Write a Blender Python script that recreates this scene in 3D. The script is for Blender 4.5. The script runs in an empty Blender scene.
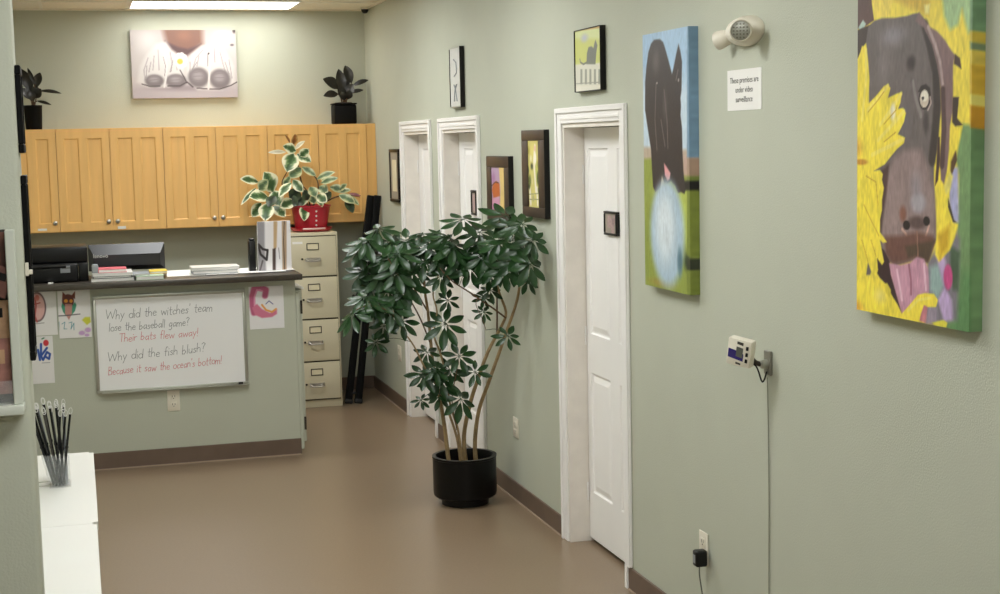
import bpy, bmesh, math, random
import numpy as np
from mathutils import Vector, Matrix
random.seed(7)
C = bpy.context.scene.collection
PI = math.pi

# ------------------------------------------------------------------ camera solved from the room's own edges
FPX, YAW, PITCH, ROLL = 1482.77, math.radians(15.8704), math.radians(-6.0302), math.radians(-1.2450)
CAM = Vector((-2.2572, 0.0, 1.9709))
_f = Vector((math.sin(YAW)*math.cos(PITCH), math.cos(YAW)*math.cos(PITCH), math.sin(PITCH)))
_r0 = Vector((math.cos(YAW), -math.sin(YAW), 0)); _u0 = _r0.cross(_f)
_r = _r0*math.cos(ROLL) + _u0*math.sin(ROLL)
_u = -_r0*math.sin(ROLL) + _u0*math.cos(ROLL)
def _hit(ax, v, px, py):
    """measured picture point -> the room point on the plane axis=v"""
    d = _r*((px-500)/FPX) + _u*((297-py)/FPX) + _f
    return CAM + d*((v-CAM[ax])/d[ax])
def at_x(x, px, py): return _hit(0, x, px, py)
def at_y(y, px, py): return _hit(1, y, px, py)
def at_z(z, px, py): return _hit(2, z, px, py)
cam = bpy.data.cameras.new('camera'); cam.sensor_width = 36; cam.sensor_fit = 'HORIZONTAL'; cam.lens = FPX/1000*36
cam.clip_start = .05; cam.clip_end = 100
co = bpy.data.objects.new('camera', cam); C.objects.link(co)
m = Matrix.Identity(4)
for i in range(3):
    m[i][0] = _r[i]; m[i][1] = _u[i]; m[i][2] = -_f[i]; m[i][3] = CAM[i]
co.matrix_world = m
bpy.context.scene.camera = co

# ------------------------------------------------------------------ materials
def lin(c): 
    return tuple(((x/255)/12.92 if x/255 <= .04045 else ((x/255+.055)/1.055)**2.4) for x in c)
def mat(name, rgb, rough=.6, metal=0., spec=.5, var=0., vscale=8, bump=0., bscale=200, stretch=None, alpha=1., trans=0., emit=0., coat=0., rvar=0.):
    m = bpy.data.materials.new(name); m.use_nodes = True
    nt = m.node_tree; b = nt.nodes['Principled BSDF']
    c = (*lin(rgb), 1)
    b.inputs['Base Color'].default_value = c
    b.inputs['Roughness'].default_value = rough; b.inputs['Metallic'].default_value = metal
    b.inputs['Specular IOR Level'].default_value = spec
    b.inputs['Alpha'].default_value = alpha
    b.inputs['Transmission Weight'].default_value = trans
    b.inputs['Coat Weight'].default_value = coat
    tc = nt.nodes.new('ShaderNodeTexCoord')
    vec = tc.outputs['Object']
    if stretch:
        mp = nt.nodes.new('ShaderNodeMapping'); mp.inputs['Scale'].default_value = stretch
        nt.links.new(vec, mp.inputs['Vector']); vec = mp.outputs['Vector']
    n = nt.nodes.new('ShaderNodeTexNoise'); n.inputs['Scale'].default_value = vscale; n.inputs['Detail'].default_value = 5
    nt.links.new(vec, n.inputs['Vector'])
    if var:
        r = nt.nodes.new('ShaderNodeValToRGB')
        r.color_ramp.elements[0].position = .3; r.color_ramp.elements[1].position = .7
        r.color_ramp.elements[0].color = (*[x*(1-var) for x in c[:3]], 1)
        r.color_ramp.elements[1].color = (*[min(1, x*(1+var)) for x in c[:3]], 1)
        nt.links.new(n.outputs['Fac'], r.inputs['Fac']); nt.links.new(r.outputs['Color'], b.inputs['Base Color'])
    if rvar:
        mr = nt.nodes.new('ShaderNodeMapRange'); mr.inputs['To Min'].default_value = rough-rvar; mr.inputs['To Max'].default_value = rough+rvar
        nt.links.new(n.outputs['Fac'], mr.inputs['Value']); nt.links.new(mr.outputs['Result'], b.inputs['Roughness'])
    if bump:
        n2 = nt.nodes.new('ShaderNodeTexNoise'); n2.inputs['Scale'].default_value = bscale; n2.inputs['Detail'].default_value = 3
        nt.links.new(tc.outputs['Object'], n2.inputs['Vector'])
        bp = nt.nodes.new('ShaderNodeBump'); bp.inputs['Strength'].default_value = bump; bp.inputs['Distance'].default_value = .004
        nt.links.new(n2.outputs['Fac'], bp.inputs['Height']); nt.links.new(bp.outputs['Normal'], b.inputs['Normal'])
    if emit:
        b.inputs['Emission Color'].default_value = c; b.inputs['Emission Strength'].default_value = emit
    return m
def vcol_mat(name, rough=.5, spec=.4, bump=0.):
    m = mat(name, (200, 200, 200), rough, spec=spec, bump=bump, bscale=900)
    nt = m.node_tree
    a = nt.nodes.new('ShaderNodeVertexColor'); a.layer_name = 'print'
    nt.links.new(a.outputs['Color'], nt.nodes['Principled BSDF'].inputs['Base Color'])
    return m
WALLC = (184, 187, 171)
M = dict(
    wall=mat('sage_wall_paint', WALLC, .62, spec=.35, var=.02, vscale=3, bump=.30, bscale=170),
    ceiling=mat('ceiling_tile', (236, 231, 218), .9, var=.05, vscale=60, bump=.3, bscale=120),
    floor=mat('brown_floor', (130, 111, 90), .30, spec=.5, var=.07, vscale=90),
    base=mat('brown_baseboard', (104, 86, 73), .5, var=.08, vscale=9),
    joint=mat('pale_joint', (170, 150, 132), .5),
    white=mat('white_door_paint', (240, 238, 236), .42, var=.015, vscale=4),
    grubby=mat('worn_white_paint', (230, 224, 216), .5, var=.04, vscale=14),
    maple=mat('maple_wood', (236, 186, 112), .42, var=.05, vscale=3.5, stretch=(7, 7, .7)),
    maple_edge=mat('maple_panel', (238, 188, 114), .42, var=.05, vscale=3.0, stretch=(8, 8, .6)),
    steel=mat('brushed_steel', (190, 186, 180), .3, 1.),
    darkmetal=mat('dark_metal', (70, 66, 60), .4, .8),
    putty=mat('putty_enamel', (205, 196, 168), .4, var=.015, vscale=6),
    putty_gap=mat('drawer_gap', (70, 64, 50), .8),
    black=mat('black_plastic', (14, 14, 15), .38, spec=.3),
    charcoal=mat('charcoal_plastic', (34, 34, 37), .35),
    jet=mat('jet_black', (5, 5, 5), .6, spec=.15),
    blacksoft=mat('black_matte', (26, 25, 24), .6),
    blackpot=mat('black_glazed_pot', (7, 7, 7), .35, spec=.25),
    soil=mat('soil', (52, 40, 32), .95, var=.4, vscale=60, bump=.8, bscale=60),
    bark=mat('pale_bark', (150, 128, 92), .8, var=.22, vscale=26, bump=.4, bscale=80),
    twig=mat('brown_twig', (92, 66, 42), .7, var=.2, vscale=30),
    leaf=mat('schefflera_leaf', (28, 58, 24), .36, spec=.42, var=.35, vscale=7),
    darkleaf=mat('dark_rubber_leaf', (30, 27, 20), .36, var=.3, vscale=14),
    counter=mat('dark_counter', (62, 56, 48), .35, var=.12, vscale=40),
    laminate=mat('white_laminate', (214, 213, 208), .4),
    paper=mat('white_paper', (232, 230, 226), .7),
    bluegrey=mat('grey_cover', (142, 146, 150), .6),
    pink=mat('pink_cover', (206, 92, 104), .5),
    green=mat('pale_green_cover', (168, 186, 160), .5),
    yellow=mat('yellow_cover', (226, 190, 62), .5),
    board=mat('whiteboard', (238, 238, 238), .18),
    alu=mat('aluminium', (178, 178, 168), .35, .7),
    redink=mat('red_marker_ink', (206, 112, 120), .6),
    blackink=mat('black_marker_ink', (122, 124, 126), .6),
    ivory=mat('ivory_plastic', (222, 216, 200), .4),
    slot=mat('dark_slot', (60, 56, 50), .6),
    redpot=mat('red_pot', (176, 26, 44), .3, coat=.3),
    pale=mat('pale_pink_highlight', (226, 190, 184), .35),
    brownframe=mat('dark_brown_frame', (62, 48, 38), .4, var=.12, vscale=12),
    blackframe=mat('black_frame', (16, 14, 13), .4, spec=.3),
    silver=mat('silver_mat_board', (160, 152, 138), .5, .2),
    cream=mat('cream_print', (222, 212, 180), .6),
    darkgap=mat('gap_darkness_black', (8, 8, 8), .9),
    troffer=mat('light_frame', (235, 232, 222), .5),
    diffuser=mat('lit_diffuser', (249, 251, 251), .5, emit=10.4),
    diffuser_dim=mat('lit_diffuser_far', (252, 251, 247), .5, emit=4.5),
    acrylic=mat('clear_acrylic', (205, 208, 208), .08, alpha=.13),
    purple=mat('violet_screen', (48, 36, 110), .25),
    lcd=mat('grey_lcd', (84, 86, 78), .3),
    brownpaper=mat('brown_leaflet', (96, 60, 50), .5, var=.3, vscale=30),
    orangepaper=mat('orange_leaflet', (180, 144, 112), .5, var=.3, vscale=22),
    redpaper=mat('red_leaflet', (150, 104, 94), .5, var=.35, vscale=26),
    alu_white=mat('white_rack_enamel', (198, 202, 190), .45),
    cord=mat('grey_cord', (96, 98, 88), .5),
    wallcord=mat('pale_lead', (136, 138, 122), .5),
    bracket=mat('grey_bracket', (128, 126, 114), .45, .3),
    rosegrey=mat('dull_rose_print', (176, 150, 148), .5, var=.2, vscale=60),
    palegrey=mat('pale_grey_print', (206, 206, 202), .5, var=.04, vscale=30),
    canvas_back=mat('canvas_edge', (150, 140, 120), .8),
    print=vcol_mat('printed_picture', .42, .4, .08),
    drawing=vcol_mat('crayon_on_paper', .7, .3),
    varileaf=vcol_mat('variegated_leaf', .38, .5),
)

# ------------------------------------------------------------------ mesh helpers (room coordinates)
def box(bm, x0, x1, y0, y1, z0, z1, bev=0., seg=2):
    x0, x1 = min(x0, x1), max(x0, x1); y0, y1 = min(y0, y1), max(y0, y1); z0, z1 = min(z0, z1), max(z0, z1)
    v = [bm.verts.new(p) for p in ((x0,y0,z0),(x1,y0,z0),(x1,y1,z0),(x0,y1,z0),(x0,y0,z1),(x1,y0,z1),(x1,y1,z1),(x0,y1,z1))]
    f = [bm.faces.new([v[i] for i in q]) for q in ((3,2,1,0),(4,5,6,7),(0,1,5,4),(1,2,6,5),(2,3,7,6),(3,0,4,7))]
    if bev:
        e = {x for q in f for x in q.edges}
        bmesh.ops.bevel(bm, geom=list(e), offset=bev, segments=seg, affect='EDGES', profile=.5)
    return bm
def obox(bm, c, ax, hs, bev=0.):
    """box with centre c, axes ax (3 unit vectors), half sizes hs"""
    t = bmesh.new(); box(t, -hs[0], hs[0], -hs[1], hs[1], -hs[2], hs[2], bev)
    mt = Matrix.Identity(4)
    for j in range(3):
        for i in range(3): mt[i][j] = ax[j][i]
    for i in range(3): mt[i][3] = c[i]
    t.transform(mt); join(bm, t)
def join(bm, t):
    me = bpy.data.meshes.new('tmp'); t.to_mesh(me); t.free(); bm.from_mesh(me); bpy.data.meshes.remove(me)
def frame_of(d, hint=Vector((0, 0, 1))):
    d = Vector(d).normalized()
    if abs(d.dot(hint)) > .97: hint = Vector((1, 0, 0)) if abs(d.x) < .9 else Vector((0, 1, 0))
    a = d.cross(hint).normalized(); b = d.cross(a).normalized()
    return d, a, b
def tube(bm, pts, r, n=8, cap=True):
    pts = [Vector(p) for p in pts]; k = len(pts)
    rs = r if isinstance(r, (list, tuple)) else [r]*k
    rings = []; a = None
    for i, p in enumerate(pts):
        d = (pts[min(i+1, k-1)] - pts[max(i-1, 0)])
        if d.length < 1e-9: d = Vector((0, 0, 1))
        d.normalize()
        if a is None: _, a, _b = frame_of(d)
        a = (a - d*a.dot(d)); a.normalize(); b = d.cross(a)
        rings.append([bm.verts.new(p + (a*math.cos(2*PI*j/n) + b*math.sin(2*PI*j/n))*rs[i]) for j in range(n)])
    for i in range(k-1):
        for j in range(n):
            bm.faces.new((rings[i][j], rings[i][(j+1) % n], rings[i+1][(j+1) % n], rings[i+1][j]))
    if cap:
        bm.faces.new(rings[0][::-1]); bm.faces.new(rings[-1])
def smooth_path(pts, sub=4):
    pts = [Vector(p) for p in pts]; out = []
    for i in range(len(pts)-1):
        p0 = pts[max(i-1, 0)]; p1 = pts[i]; p2 = pts[i+1]; p3 = pts[min(i+2, len(pts)-1)]
        for s in range(sub):
            t = s/sub
            out.append(.5*((2*p1) + (p2-p0)*t + (2*p0-5*p1+4*p2-p3)*t*t + (3*p1-p0-3*p2+p3)*t**3))
    out.append(pts[-1]); return out
def lathe(bm, prof, c, n=40, ax=None):
    """prof (radius, height) turned about the axis ax through c"""
    c = Vector(c)
    d, a, b = frame_of(ax or (0, 0, 1))
    rings = []
    for r, h in prof:
        if r < 1e-6: rings.append([bm.verts.new(c + d*h)])
        else: rings.append([bm.verts.new(c + d*h + (a*math.cos(2*PI*j/n) + b*math.sin(2*PI*j/n))*r) for j in range(n)])
    for i in range(len(rings)-1):
        A, B = rings[i], rings[i+1]
        for j in range(n):
            q = [A[j % len(A)], A[(j+1) % len(A)], B[(j+1) % len(B)], B[j % len(B)]]
            q = [v for k, v in enumerate(q) if v not in q[:k]]
            if len(q) > 2:
                try: bm.faces.new(q)
                except ValueError: pass
def prism(bm, pts, ext):
    a = [bm.verts.new(p) for p in pts]; b = [bm.verts.new(Vector(p)+Vector(ext)) for p in pts]; n = len(a)
    bm.faces.new(a[::-1]); bm.faces.new(b)
    for i in range(n): bm.faces.new((a[i], a[(i+1) % n], b[(i+1) % n], b[i]))
def leaf(bm, base, tip, w, nrm, bow=.12, fold=.15, nx=3, ny=7, col=None, shape=1.0, cl=None):
    """a leaf blade with thickness from base to tip"""
    base, tip = Vector(base), Vector(tip); d = tip-base; L = d.length; d = d/L
    nrm = Vector(nrm); nrm = (nrm - d*nrm.dot(d)).normalized(); s = d.cross(nrm)
    rows = []
    for i in range(ny+1):
        t = i/ny; hw = .5*w*(math.sin(PI*min(1, t**shape*.97+.02))**.8)
        row = []
        for j in range(nx):
            q = (j/(nx-1))*2-1
            p = base + d*(L*t) + s*(q*hw) + nrm*(bow*L*math.sin(PI*t)*.9 + fold*abs(q)*hw)
            v = bm.verts.new(p)
            if cl is not None: v[cl] = col(t, q)
            row.append(v)
        rows.append(row)
    for i in range(ny):
        for j in range(nx-1):
            bm.faces.new((rows[i][j], rows[i][j+1], rows[i+1][j+1], rows[i+1][j]))

# ------------------------------------------------------------------ objects
WL = {}
def _mesh(name, bm, m, loc, smooth=True, sharp=35):
    bmesh.ops.recalc_face_normals(bm, faces=bm.faces) if smooth != 'leaf' else None
    me = bpy.data.meshes.new(name); 
    for v in bm.verts: v.co -= loc
    bm.to_mesh(me); bm.free()
    me.materials.append(M[m] if isinstance(m, str) else m)
    if smooth:
        for p in me.polygons: p.use_smooth = True
        if smooth != 'leaf': me.set_sharp_from_angle(angle=math.radians(sharp))
    o = bpy.data.objects.new(name, me); C.objects.link(o)
    return o
def tag(o, label, cat, group=None, kind=None):
    if label: o['label'] = label
    if cat: o['category'] = cat
    if group: o['group'] = group
    if kind: o['kind'] = kind
    return o
def thing(name, label, cat, loc, group=None, kind=None):
    o = bpy.data.objects.new(name, None); C.objects.link(o); o.location = loc; o.empty_display_size = .05
    WL[o] = Vector(loc); return tag(o, label, cat, group, kind)
def part(name, bm, m, parent, label=None, smooth=True, sharp=35):
    o = _mesh(name, bm, m, WL[parent], smooth, sharp); o.parent = parent; WL[o] = WL[parent]
    if label: o['label'] = label
    return o
def single(name, bm, m, label, cat, loc=None, group=None, kind=None, smooth=True):
    if loc is None:
        xs = [v.co for v in bm.verts]
        loc = Vector((sum(v.x for v in xs)/len(xs), sum(v.y for v in xs)/len(xs), min(v.z for v in xs)))
    o = _mesh(name, bm, m, Vector(loc), smooth); o.location = loc; WL[o] = Vector(loc)
    return tag(o, label, cat, group, kind)
def struct(name, bm, m): return single(name, bm, m, None, None, (0, 0, 0), kind='structure')
def B(): return bmesh.new()
def BX(*a, **k): return box(bmesh.new(), *a, **k)
def copy_tree(o, loc):
    """a thing with its parts and their sub-parts"""
    r = o.copy(); C.objects.link(r); r.location = loc; WL[r] = Vector(loc)
    for ch in [c for c in bpy.data.objects if c.parent == o]:
        c = ch.copy(); C.objects.link(c); c.parent = r
        for g in [x for x in bpy.data.objects if x.parent == ch]:
            d = g.copy(); C.objects.link(d); d.parent = c
    return r

# ------------------------------------------------------------------ printed pictures: each is painted in its own millimetres, from the list ART
def paint(layers, U, V, grain=0.):
    """colours (linear) at picture coordinates U, V in mm"""
    col = np.zeros(U.shape+(3,)); col[:] = .8
    def mix(a, c):
        c = np.array(c, float)
        col[:] = col*(1-a[..., None]) + c*a[..., None]
    def segd(P):
        d = np.full(U.shape, 1e9)
        for (ax, ay), (bx, by) in P:
            vx, vy = bx-ax, by-ay; L = vx*vx+vy*vy+1e-9
            t = np.clip(((U-ax)*vx+(V-ay)*vy)/L, 0, 1)
            d = np.minimum(d, np.hypot(U-ax-t*vx, V-ay-t*vy))
        return d
    for kind, c, s, g in layers:
        if kind == 'p':
            P = list(zip(g, g[1:]+g[:1])); d = segd(P); ins = np.zeros(U.shape, bool)
            for (ax, ay), (bx, by) in P:
                if ay == by: continue
                ins ^= ((ay > V) != (by > V)) & (U < (bx-ax)*(V-ay)/(by-ay)+ax)
            a = np.clip(np.where(ins, d, -d)/max(s, .5)*.5+.5, 0, 1)
        elif kind == 'l':
            a = np.clip((s*.5-segd(list(zip(g, g[1:]))))/max(1., s*.3)+.5, 0, 1)
        else:
            q = np.hypot((U-g[0])/g[2], (V-g[1])/g[3]); a = np.clip((1-q)/max(s, .02)+.5*(s < .5), 0, 1)
            a = a*a*(3-2*a)
        mix(a, c)
    if grain:                                  # brush of fur and grass: fine streaks running down the print
        rs = np.random.RandomState(3)
        def noise(su, sv):
            n = rs.standard_normal((int(V.max()/sv)+4, int(U.max()/su)+4)); x = (U-U.min())/su; y = (V-V.min())/sv
            x = np.clip(x, 0, n.shape[1]-2.01); y = np.clip(y, 0, n.shape[0]-2.01)
            i = x.astype(int); j = y.astype(int); fx = x-i; fy = y-j
            return (n[j, i]*(1-fx)+n[j, i+1]*fx)*(1-fy)+(n[j+1, i]*(1-fx)+n[j+1, i+1]*fx)*fy
        col *= (1+grain*(.9*noise(5, 14)+.5*noise(12, 40)+.5*noise(40, 60)))[..., None]
    x = np.clip(col/255, 0, 1)
    return np.where(x <= .04045, x/12.92, ((x+.055)/1.055)**2.4)
def picture(name, layers, W, H, place, nu, nv, parent, wrap=0., m='print', grain=0.):
    """a sheet of W x H metres; place(u, v, depth) gives the room point; wrap folds the edges back by that depth"""
    us = list(np.linspace(0, W, nu)); vs = list(np.linspace(0, H, nv))
    if wrap:
        us = [-wrap] + us + [W+wrap*k for k in (.01, .35, .7, 1)]; vs = [-wrap, -wrap*.02] + vs + [H+wrap]
    U, V = np.meshgrid(np.array(us)*1000, np.array(vs)*1000)
    cols = paint(layers, U, V, grain)
    bm = bmesh.new(); cl = bm.verts.layers.float_color.new('print'); g = []
    for j, v in enumerate(vs):
        row = []
        for i, u in enumerate(us):
            du = max(0, -u, u-W); dv = max(0, -v, v-H); d = min(wrap, max(du, dv))
            q = bm.verts.new(place(min(max(u, 0), W), min(max(v, 0), H), d)); q[cl] = (*cols[j, i], 1); row.append(q)
        g.append(row)
    for j in range(len(vs)-1):
        for i in range(len(us)-1): bm.faces.new((g[j][i], g[j][i+1], g[j+1][i+1], g[j+1][i]))
    return part(name, bm, m, parent, smooth=False)

# every print: ['p' polygon | 'e' ellipse | 'l' stroke, colour, softness or width, points in mm from the lower left corner]
ART = {
  'dog_flower': [
    ["p",[238,216,78],2,[[-106,1092],[654,1002],[672,-79],[-99,-166]]],
    ["p",[165,195,142],8,[[407,1024],[654,1002],[658,776],[558,770],[544,799],[530,833],[513,794],[476,784],[448,822]]],
    ["p",[240,215,90],4,[[80,899],[123,978],[204,942],[194,888],[173,843],[103,849]]],
    ["p",[214,180,60],10,[[204,887],[306,931],[380,870],[371,832],[282,858]]],
    ["p",[240,228,140],4,[[351,860],[381,860],[376,834],[357,836]]],
    ["p",[118,150,100],6,[[540,539],[662,527],[671,-39],[395,-57],[462,-8],[489,76],[519,237],[525,407],[510,446]]],
    ["p",[96,138,88],20,[[543,160],[668,159],[671,-39],[468,-47],[513,52]]],
    ["p",[168,168,205],6,[[487,433],[520,425],[527,285],[499,278],[480,327],[479,367]]],
    ["p",[128,122,132],10,[[415,204],[513,268],[532,238],[523,26],[370,-5],[377,169]]],
    ["p",[150,175,172],10,[[392,154],[440,173],[460,113],[432,70],[393,94]]],
    ["p",[190,165,205],6,[[420,191],[454,212],[468,176],[460,113],[498,77],[504,24],[462,14],[432,70],[460,105]]],
    ["p",[72,92,70],8,[[486,222],[533,206],[526,106],[503,104],[488,156]]],
    ["e",[205,82,140],0.35,[479,136,21,34]],
    ["p",[88,62,36],2,[[487,459],[510,472],[515,446],[492,407],[478,425]]],
    ["p",[244,222,76],4,[[406,472],[467,530],[540,539],[518,485],[487,441],[480,341],[499,283],[522,277],[509,242],[487,209],[435,173],[416,191],[420,245],[413,365]]],
    ["p",[240,226,120],5,[[483,414],[497,404],[484,367],[465,353],[455,377]]],
    ["p",[60,50,40],2,[[475,346],[485,328],[504,289],[518,282],[499,283],[475,322]]],
    ["p",[205,165,40],10,[[429,245],[485,275],[477,213],[440,184]]],
    ["p",[92,66,62],2,[[-47,1084],[56,1070],[80,885],[92,841],[47,828],[-45,818]]],
    ["p",[178,200,190],2,[[2,826],[30,847],[47,834],[25,813]]],
    ["p",[66,52,48],2,[[-45,812],[24,824],[81,831],[70,758],[25,773],[-3,717],[-44,719]]],
    ["p",[108,98,97],3,[[58,824],[92,839],[135,843],[205,838],[267,838],[297,841],[327,841],[357,820],[372,800],[387,778],[407,737],[422,697],[432,646],[438,578],[429,525],[421,472],[407,432],[407,392],[413,338],[419,285],[420,231],[396,189],[377,166],[332,174],[266,158],[213,146],[175,160],[131,186],[76,109],[19,104],[6,207],[16,414],[27,559],[66,598],[65,687],[54,731],[48,782]]],
    ["e",[140,134,138],1,[195,789,113,50]],
    ["e",[124,115,114],1,[148,697,64,98]],
    ["e",[58,50,49],0.8,[289,709,35,32]],
    ["e",[104,97,98],0.8,[260,555,51,77]],
    ["l",[62,52,50],34,[[357,804],[387,743],[412,679],[419,591],[410,512],[397,445]]],
    ["l",[132,124,122],14,[[300,657],[316,608],[341,564]]],
    ["e",[70,62,62],0.8,[366,547,24,48]],
    ["p",[52,42,42],2,[[325,629],[340,645],[364,649],[384,638],[389,616],[375,611],[350,628]]],
    ["e",[48,38,36],0.12,[358,610,29,30]],
    ["e",[205,190,175],0.12,[357,610,22,24]],
    ["e",[235,228,214],0.3,[358,617,17,15]],
    ["e",[60,52,48],0.2,[350,612,7,5]],
    ["l",[175,155,150],6,[[385,614],[390,597],[375,579]]],
    ["p",[128,103,104],3,[[307,821],[327,843],[342,831],[362,814],[382,799],[415,786],[453,760],[482,732],[500,718],[492,690],[493,628],[494,576],[481,537],[477,472],[469,419],[455,382],[441,393],[436,432],[439,485],[443,551],[437,630],[417,697],[392,751],[352,799]]],
    ["l",[172,150,148],12,[[372,800],[406,753],[431,704],[446,640]]],
    ["l",[84,62,62],22,[[446,630],[453,525],[445,432]]],
    ["p",[66,46,42],2,[[500,721],[523,709],[531,680],[505,692],[496,695]]],
    ["p",[66,52,44],2,[[493,610],[521,609],[513,555],[540,536],[504,534],[490,545]]],
    ["p",[66,40,44],2,[[425,507],[434,506],[435,446],[427,392],[413,376]]],
    ["p",[148,127,126],12,[[194,444],[261,472],[347,472],[388,418],[413,338],[415,244],[367,179],[266,161],[197,156],[142,198],[136,238],[152,316],[162,387]]],
    ["p",[78,56,54],6,[[129,409],[178,433],[168,359],[147,287],[131,200],[109,213],[130,329]]],
    ["e",[152,140,146],1,[319,374,50,66]],
    ["e",[168,160,168],0.6,[330,328,54,39]],
    ["e",[140,92,78],0.7,[253,294,26,33]],
    ["e",[96,76,74],0.6,[325,273,60,25]],
    ["e",[36,24,24],0.35,[272,264,18,13]],
    ["e",[36,24,24],0.35,[373,280,16,13]],
    ["l",[205,165,150],8,[[249,252],[270,239],[280,223]]],
    ["l",[205,165,150],8,[[385,267],[376,250],[366,234]]],
    ["p",[112,76,68],8,[[153,227],[238,232],[326,248],[405,241],[415,226],[382,172],[327,179],[266,161],[202,150],[164,176]]],
    ["p",[84,66,52],6,[[265,205],[415,231],[382,169],[327,182],[281,173]]],
    ["l",[150,110,96],6,[[326,248],[332,182]]],
    ["p",[58,36,40],2,[[120,196],[153,187],[186,155],[192,121],[225,64],[252,13],[220,21],[198,59],[165,90],[132,105],[104,126]]],
    ["p",[196,146,166],3,[[181,152],[240,150],[291,160],[327,179],[362,176],[382,153],[387,121],[388,82],[344,67],[293,40],[252,13],[225,59],[192,118]]],
    ["l",[150,96,114],9,[[286,154],[297,113],[298,74]]],
    ["l",[222,185,200],10,[[224,135],[251,53]]],
    ["l",[225,190,205],9,[[362,162],[373,92]]],
    ["p",[192,122,130],3,[[349,48],[384,55],[375,1],[339,3]]],
    ["p",[152,140,156],6,[[388,58],[428,48],[424,2],[375,1]]],
    ["p",[244,222,76],2,[[-104,740],[2,739],[25,767],[48,780],[59,736],[68,673],[60,604],[105,626],[148,652],[170,657],[183,645],[170,618],[213,628],[244,632],[236,602],[224,586],[250,588],[265,574],[255,549],[224,516],[261,506],[256,491],[220,475],[177,447],[156,432],[96,412],[129,415],[145,404],[140,387],[151,364],[141,330],[141,301],[130,272],[131,237],[169,211],[148,207],[131,214],[154,153],[143,143],[115,161],[121,127],[110,106],[82,121],[64,146],[53,101],[-101,76]]],
    ["l",[244,226,110],12,[[60,587],[127,625],[170,652]]],
    ["l",[244,226,110],12,[[128,543],[192,589],[239,627]]],
    ["l",[244,226,110],12,[[117,500],[208,550],[255,579]]],
    ["l",[244,226,110],12,[[84,458],[182,483],[251,502]]],
    ["l",[244,226,110],12,[[27,559],[48,674],[48,760]]],
    ["e",[238,230,200],0.7,[197,578,21,36]],
    ["l",[206,170,48],4,[[61,581],[116,614],[148,636]]],
    ["l",[206,170,48],4,[[149,545],[213,583],[218,594]]],
    ["l",[206,170,48],4,[[150,495],[214,522]]],
    ["l",[206,170,48],4,[[51,397],[107,380],[119,315]]],
    ["l",[206,170,48],4,[[40,312],[86,264],[125,226]]],
    ["l",[206,170,48],4,[[29,208],[59,157],[64,146]]],
    ["l",[206,170,48],4,[[81,211],[109,167]]],
    ["e",[222,170,62],1,[-7,478,57,47]],
    ["e",[196,140,50],0.6,[22,437,51,12]],
    ["p",[244,222,76],2,[[-101,85],[-5,84],[53,101],[121,101],[187,69],[230,36],[252,13],[273,-16],[-100,-74]]],
    ["e",[240,222,120],1,[133,53,54,35]],
    ["e",[226,164,56],1,[-10,9,70,30]],
    ["p",[226,205,70],2,[[154,89],[171,94],[192,76],[193,50],[165,64]]],
    ["p",[244,222,76],2,[[241,6],[272,29],[303,52],[333,75],[368,83],[413,85],[432,70],[423,50],[384,46],[364,50],[349,24],[340,0],[268,-5]]],
    ["l",[244,228,110],8,[[283,25],[334,61],[393,72]]],
    ["p",[224,212,70],2,[[404,6],[462,19],[478,13],[472,-1],[424,-4]]],
    ["p",[116,150,112],4,[[562,1003],[655,992],[658,764],[567,775]]],
    ["p",[204,180,70],4,[[567,775],[658,764],[659,736],[567,747]]],
    ["p",[118,136,104],4,[[567,747],[659,736],[659,715],[568,727]]],
    ["p",[208,186,82],4,[[568,727],[659,715],[660,680],[568,691]]],
    ["p",[206,170,58],4,[[568,691],[660,680],[661,603],[570,615]]],
    ["p",[216,206,110],4,[[570,615],[661,603],[661,575],[570,587]]],
    ["p",[196,146,44],4,[[570,587],[661,575],[662,516],[572,528]]],
    ["p",[112,146,100],4,[[572,528],[662,516],[671,-63],[581,-47]]],
  ],
  'dog_ball': [
    ["p",[158,188,216],2,[[-135,1156],[590,1100],[583,-24],[-177,-80]]],
    ["p",[196,214,228],60,[[-146,833],[588,805],[586,506],[-157,505]]],
    ["p",[186,168,150],8,[[-155,563],[587,544],[583,-24],[-177,-80]]],
    ["p",[190,160,146],6,[[411,524],[497,523],[496,441],[409,441]]],
    ["p",[146,158,72],8,[[-157,505],[119,515],[117,436],[409,449],[586,439],[583,-63],[-179,-123]]],
    ["p",[178,190,90],18,[[271,392],[504,411],[503,208],[404,187]]],
    ["e",[160,140,66],1,[179,22,222,28]],
    ["p",[28,26,26],6,[[390,429],[565,432],[565,398],[389,395]]],
    ["p",[52,44,46],4,[[18,706],[23,818],[39,880],[62,934],[90,964],[122,977],[153,977],[184,975],[214,963],[234,939],[253,911],[282,867],[301,836],[317,858],[342,905],[368,945],[386,914],[400,876],[392,772],[382,742],[386,712],[381,678],[394,629],[397,547],[405,464],[423,396],[413,381],[379,387],[350,383],[321,409],[281,427],[241,415],[190,421],[168,397],[121,380],[95,400],[86,467],[78,547],[48,626]]],
    ["e",[86,76,78],1,[140,890,62,77]],
    ["e",[80,70,72],1,[228,720,41,92]],
    ["l",[98,86,88],9,[[138,805],[123,665],[141,547]]],
    ["l",[98,86,88],9,[[220,778],[247,662],[254,554]]],
    ["l",[98,86,88],9,[[186,663],[224,562]]],
    ["l",[98,86,88],9,[[340,812],[360,848]]],
    ["e",[150,140,140],0.5,[364,810,10,9]],
    ["e",[170,160,158],0.5,[148,808,9,5]],
    ["p",[226,158,162],4,[[212,496],[232,485],[277,458],[267,435],[246,427],[221,449]]],
    ["p",[216,196,160],4,[[190,445],[210,422],[194,390],[173,390]]],
    ["e",[44,60,42],1,[431,124,55,54]],
    ["e",[172,194,210],0.35,[236,223,174,212]],
    ["e",[214,225,233],0.7,[216,242,150,205]],
    ["e",[88,120,136],0.8,[363,119,39,85]],
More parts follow.
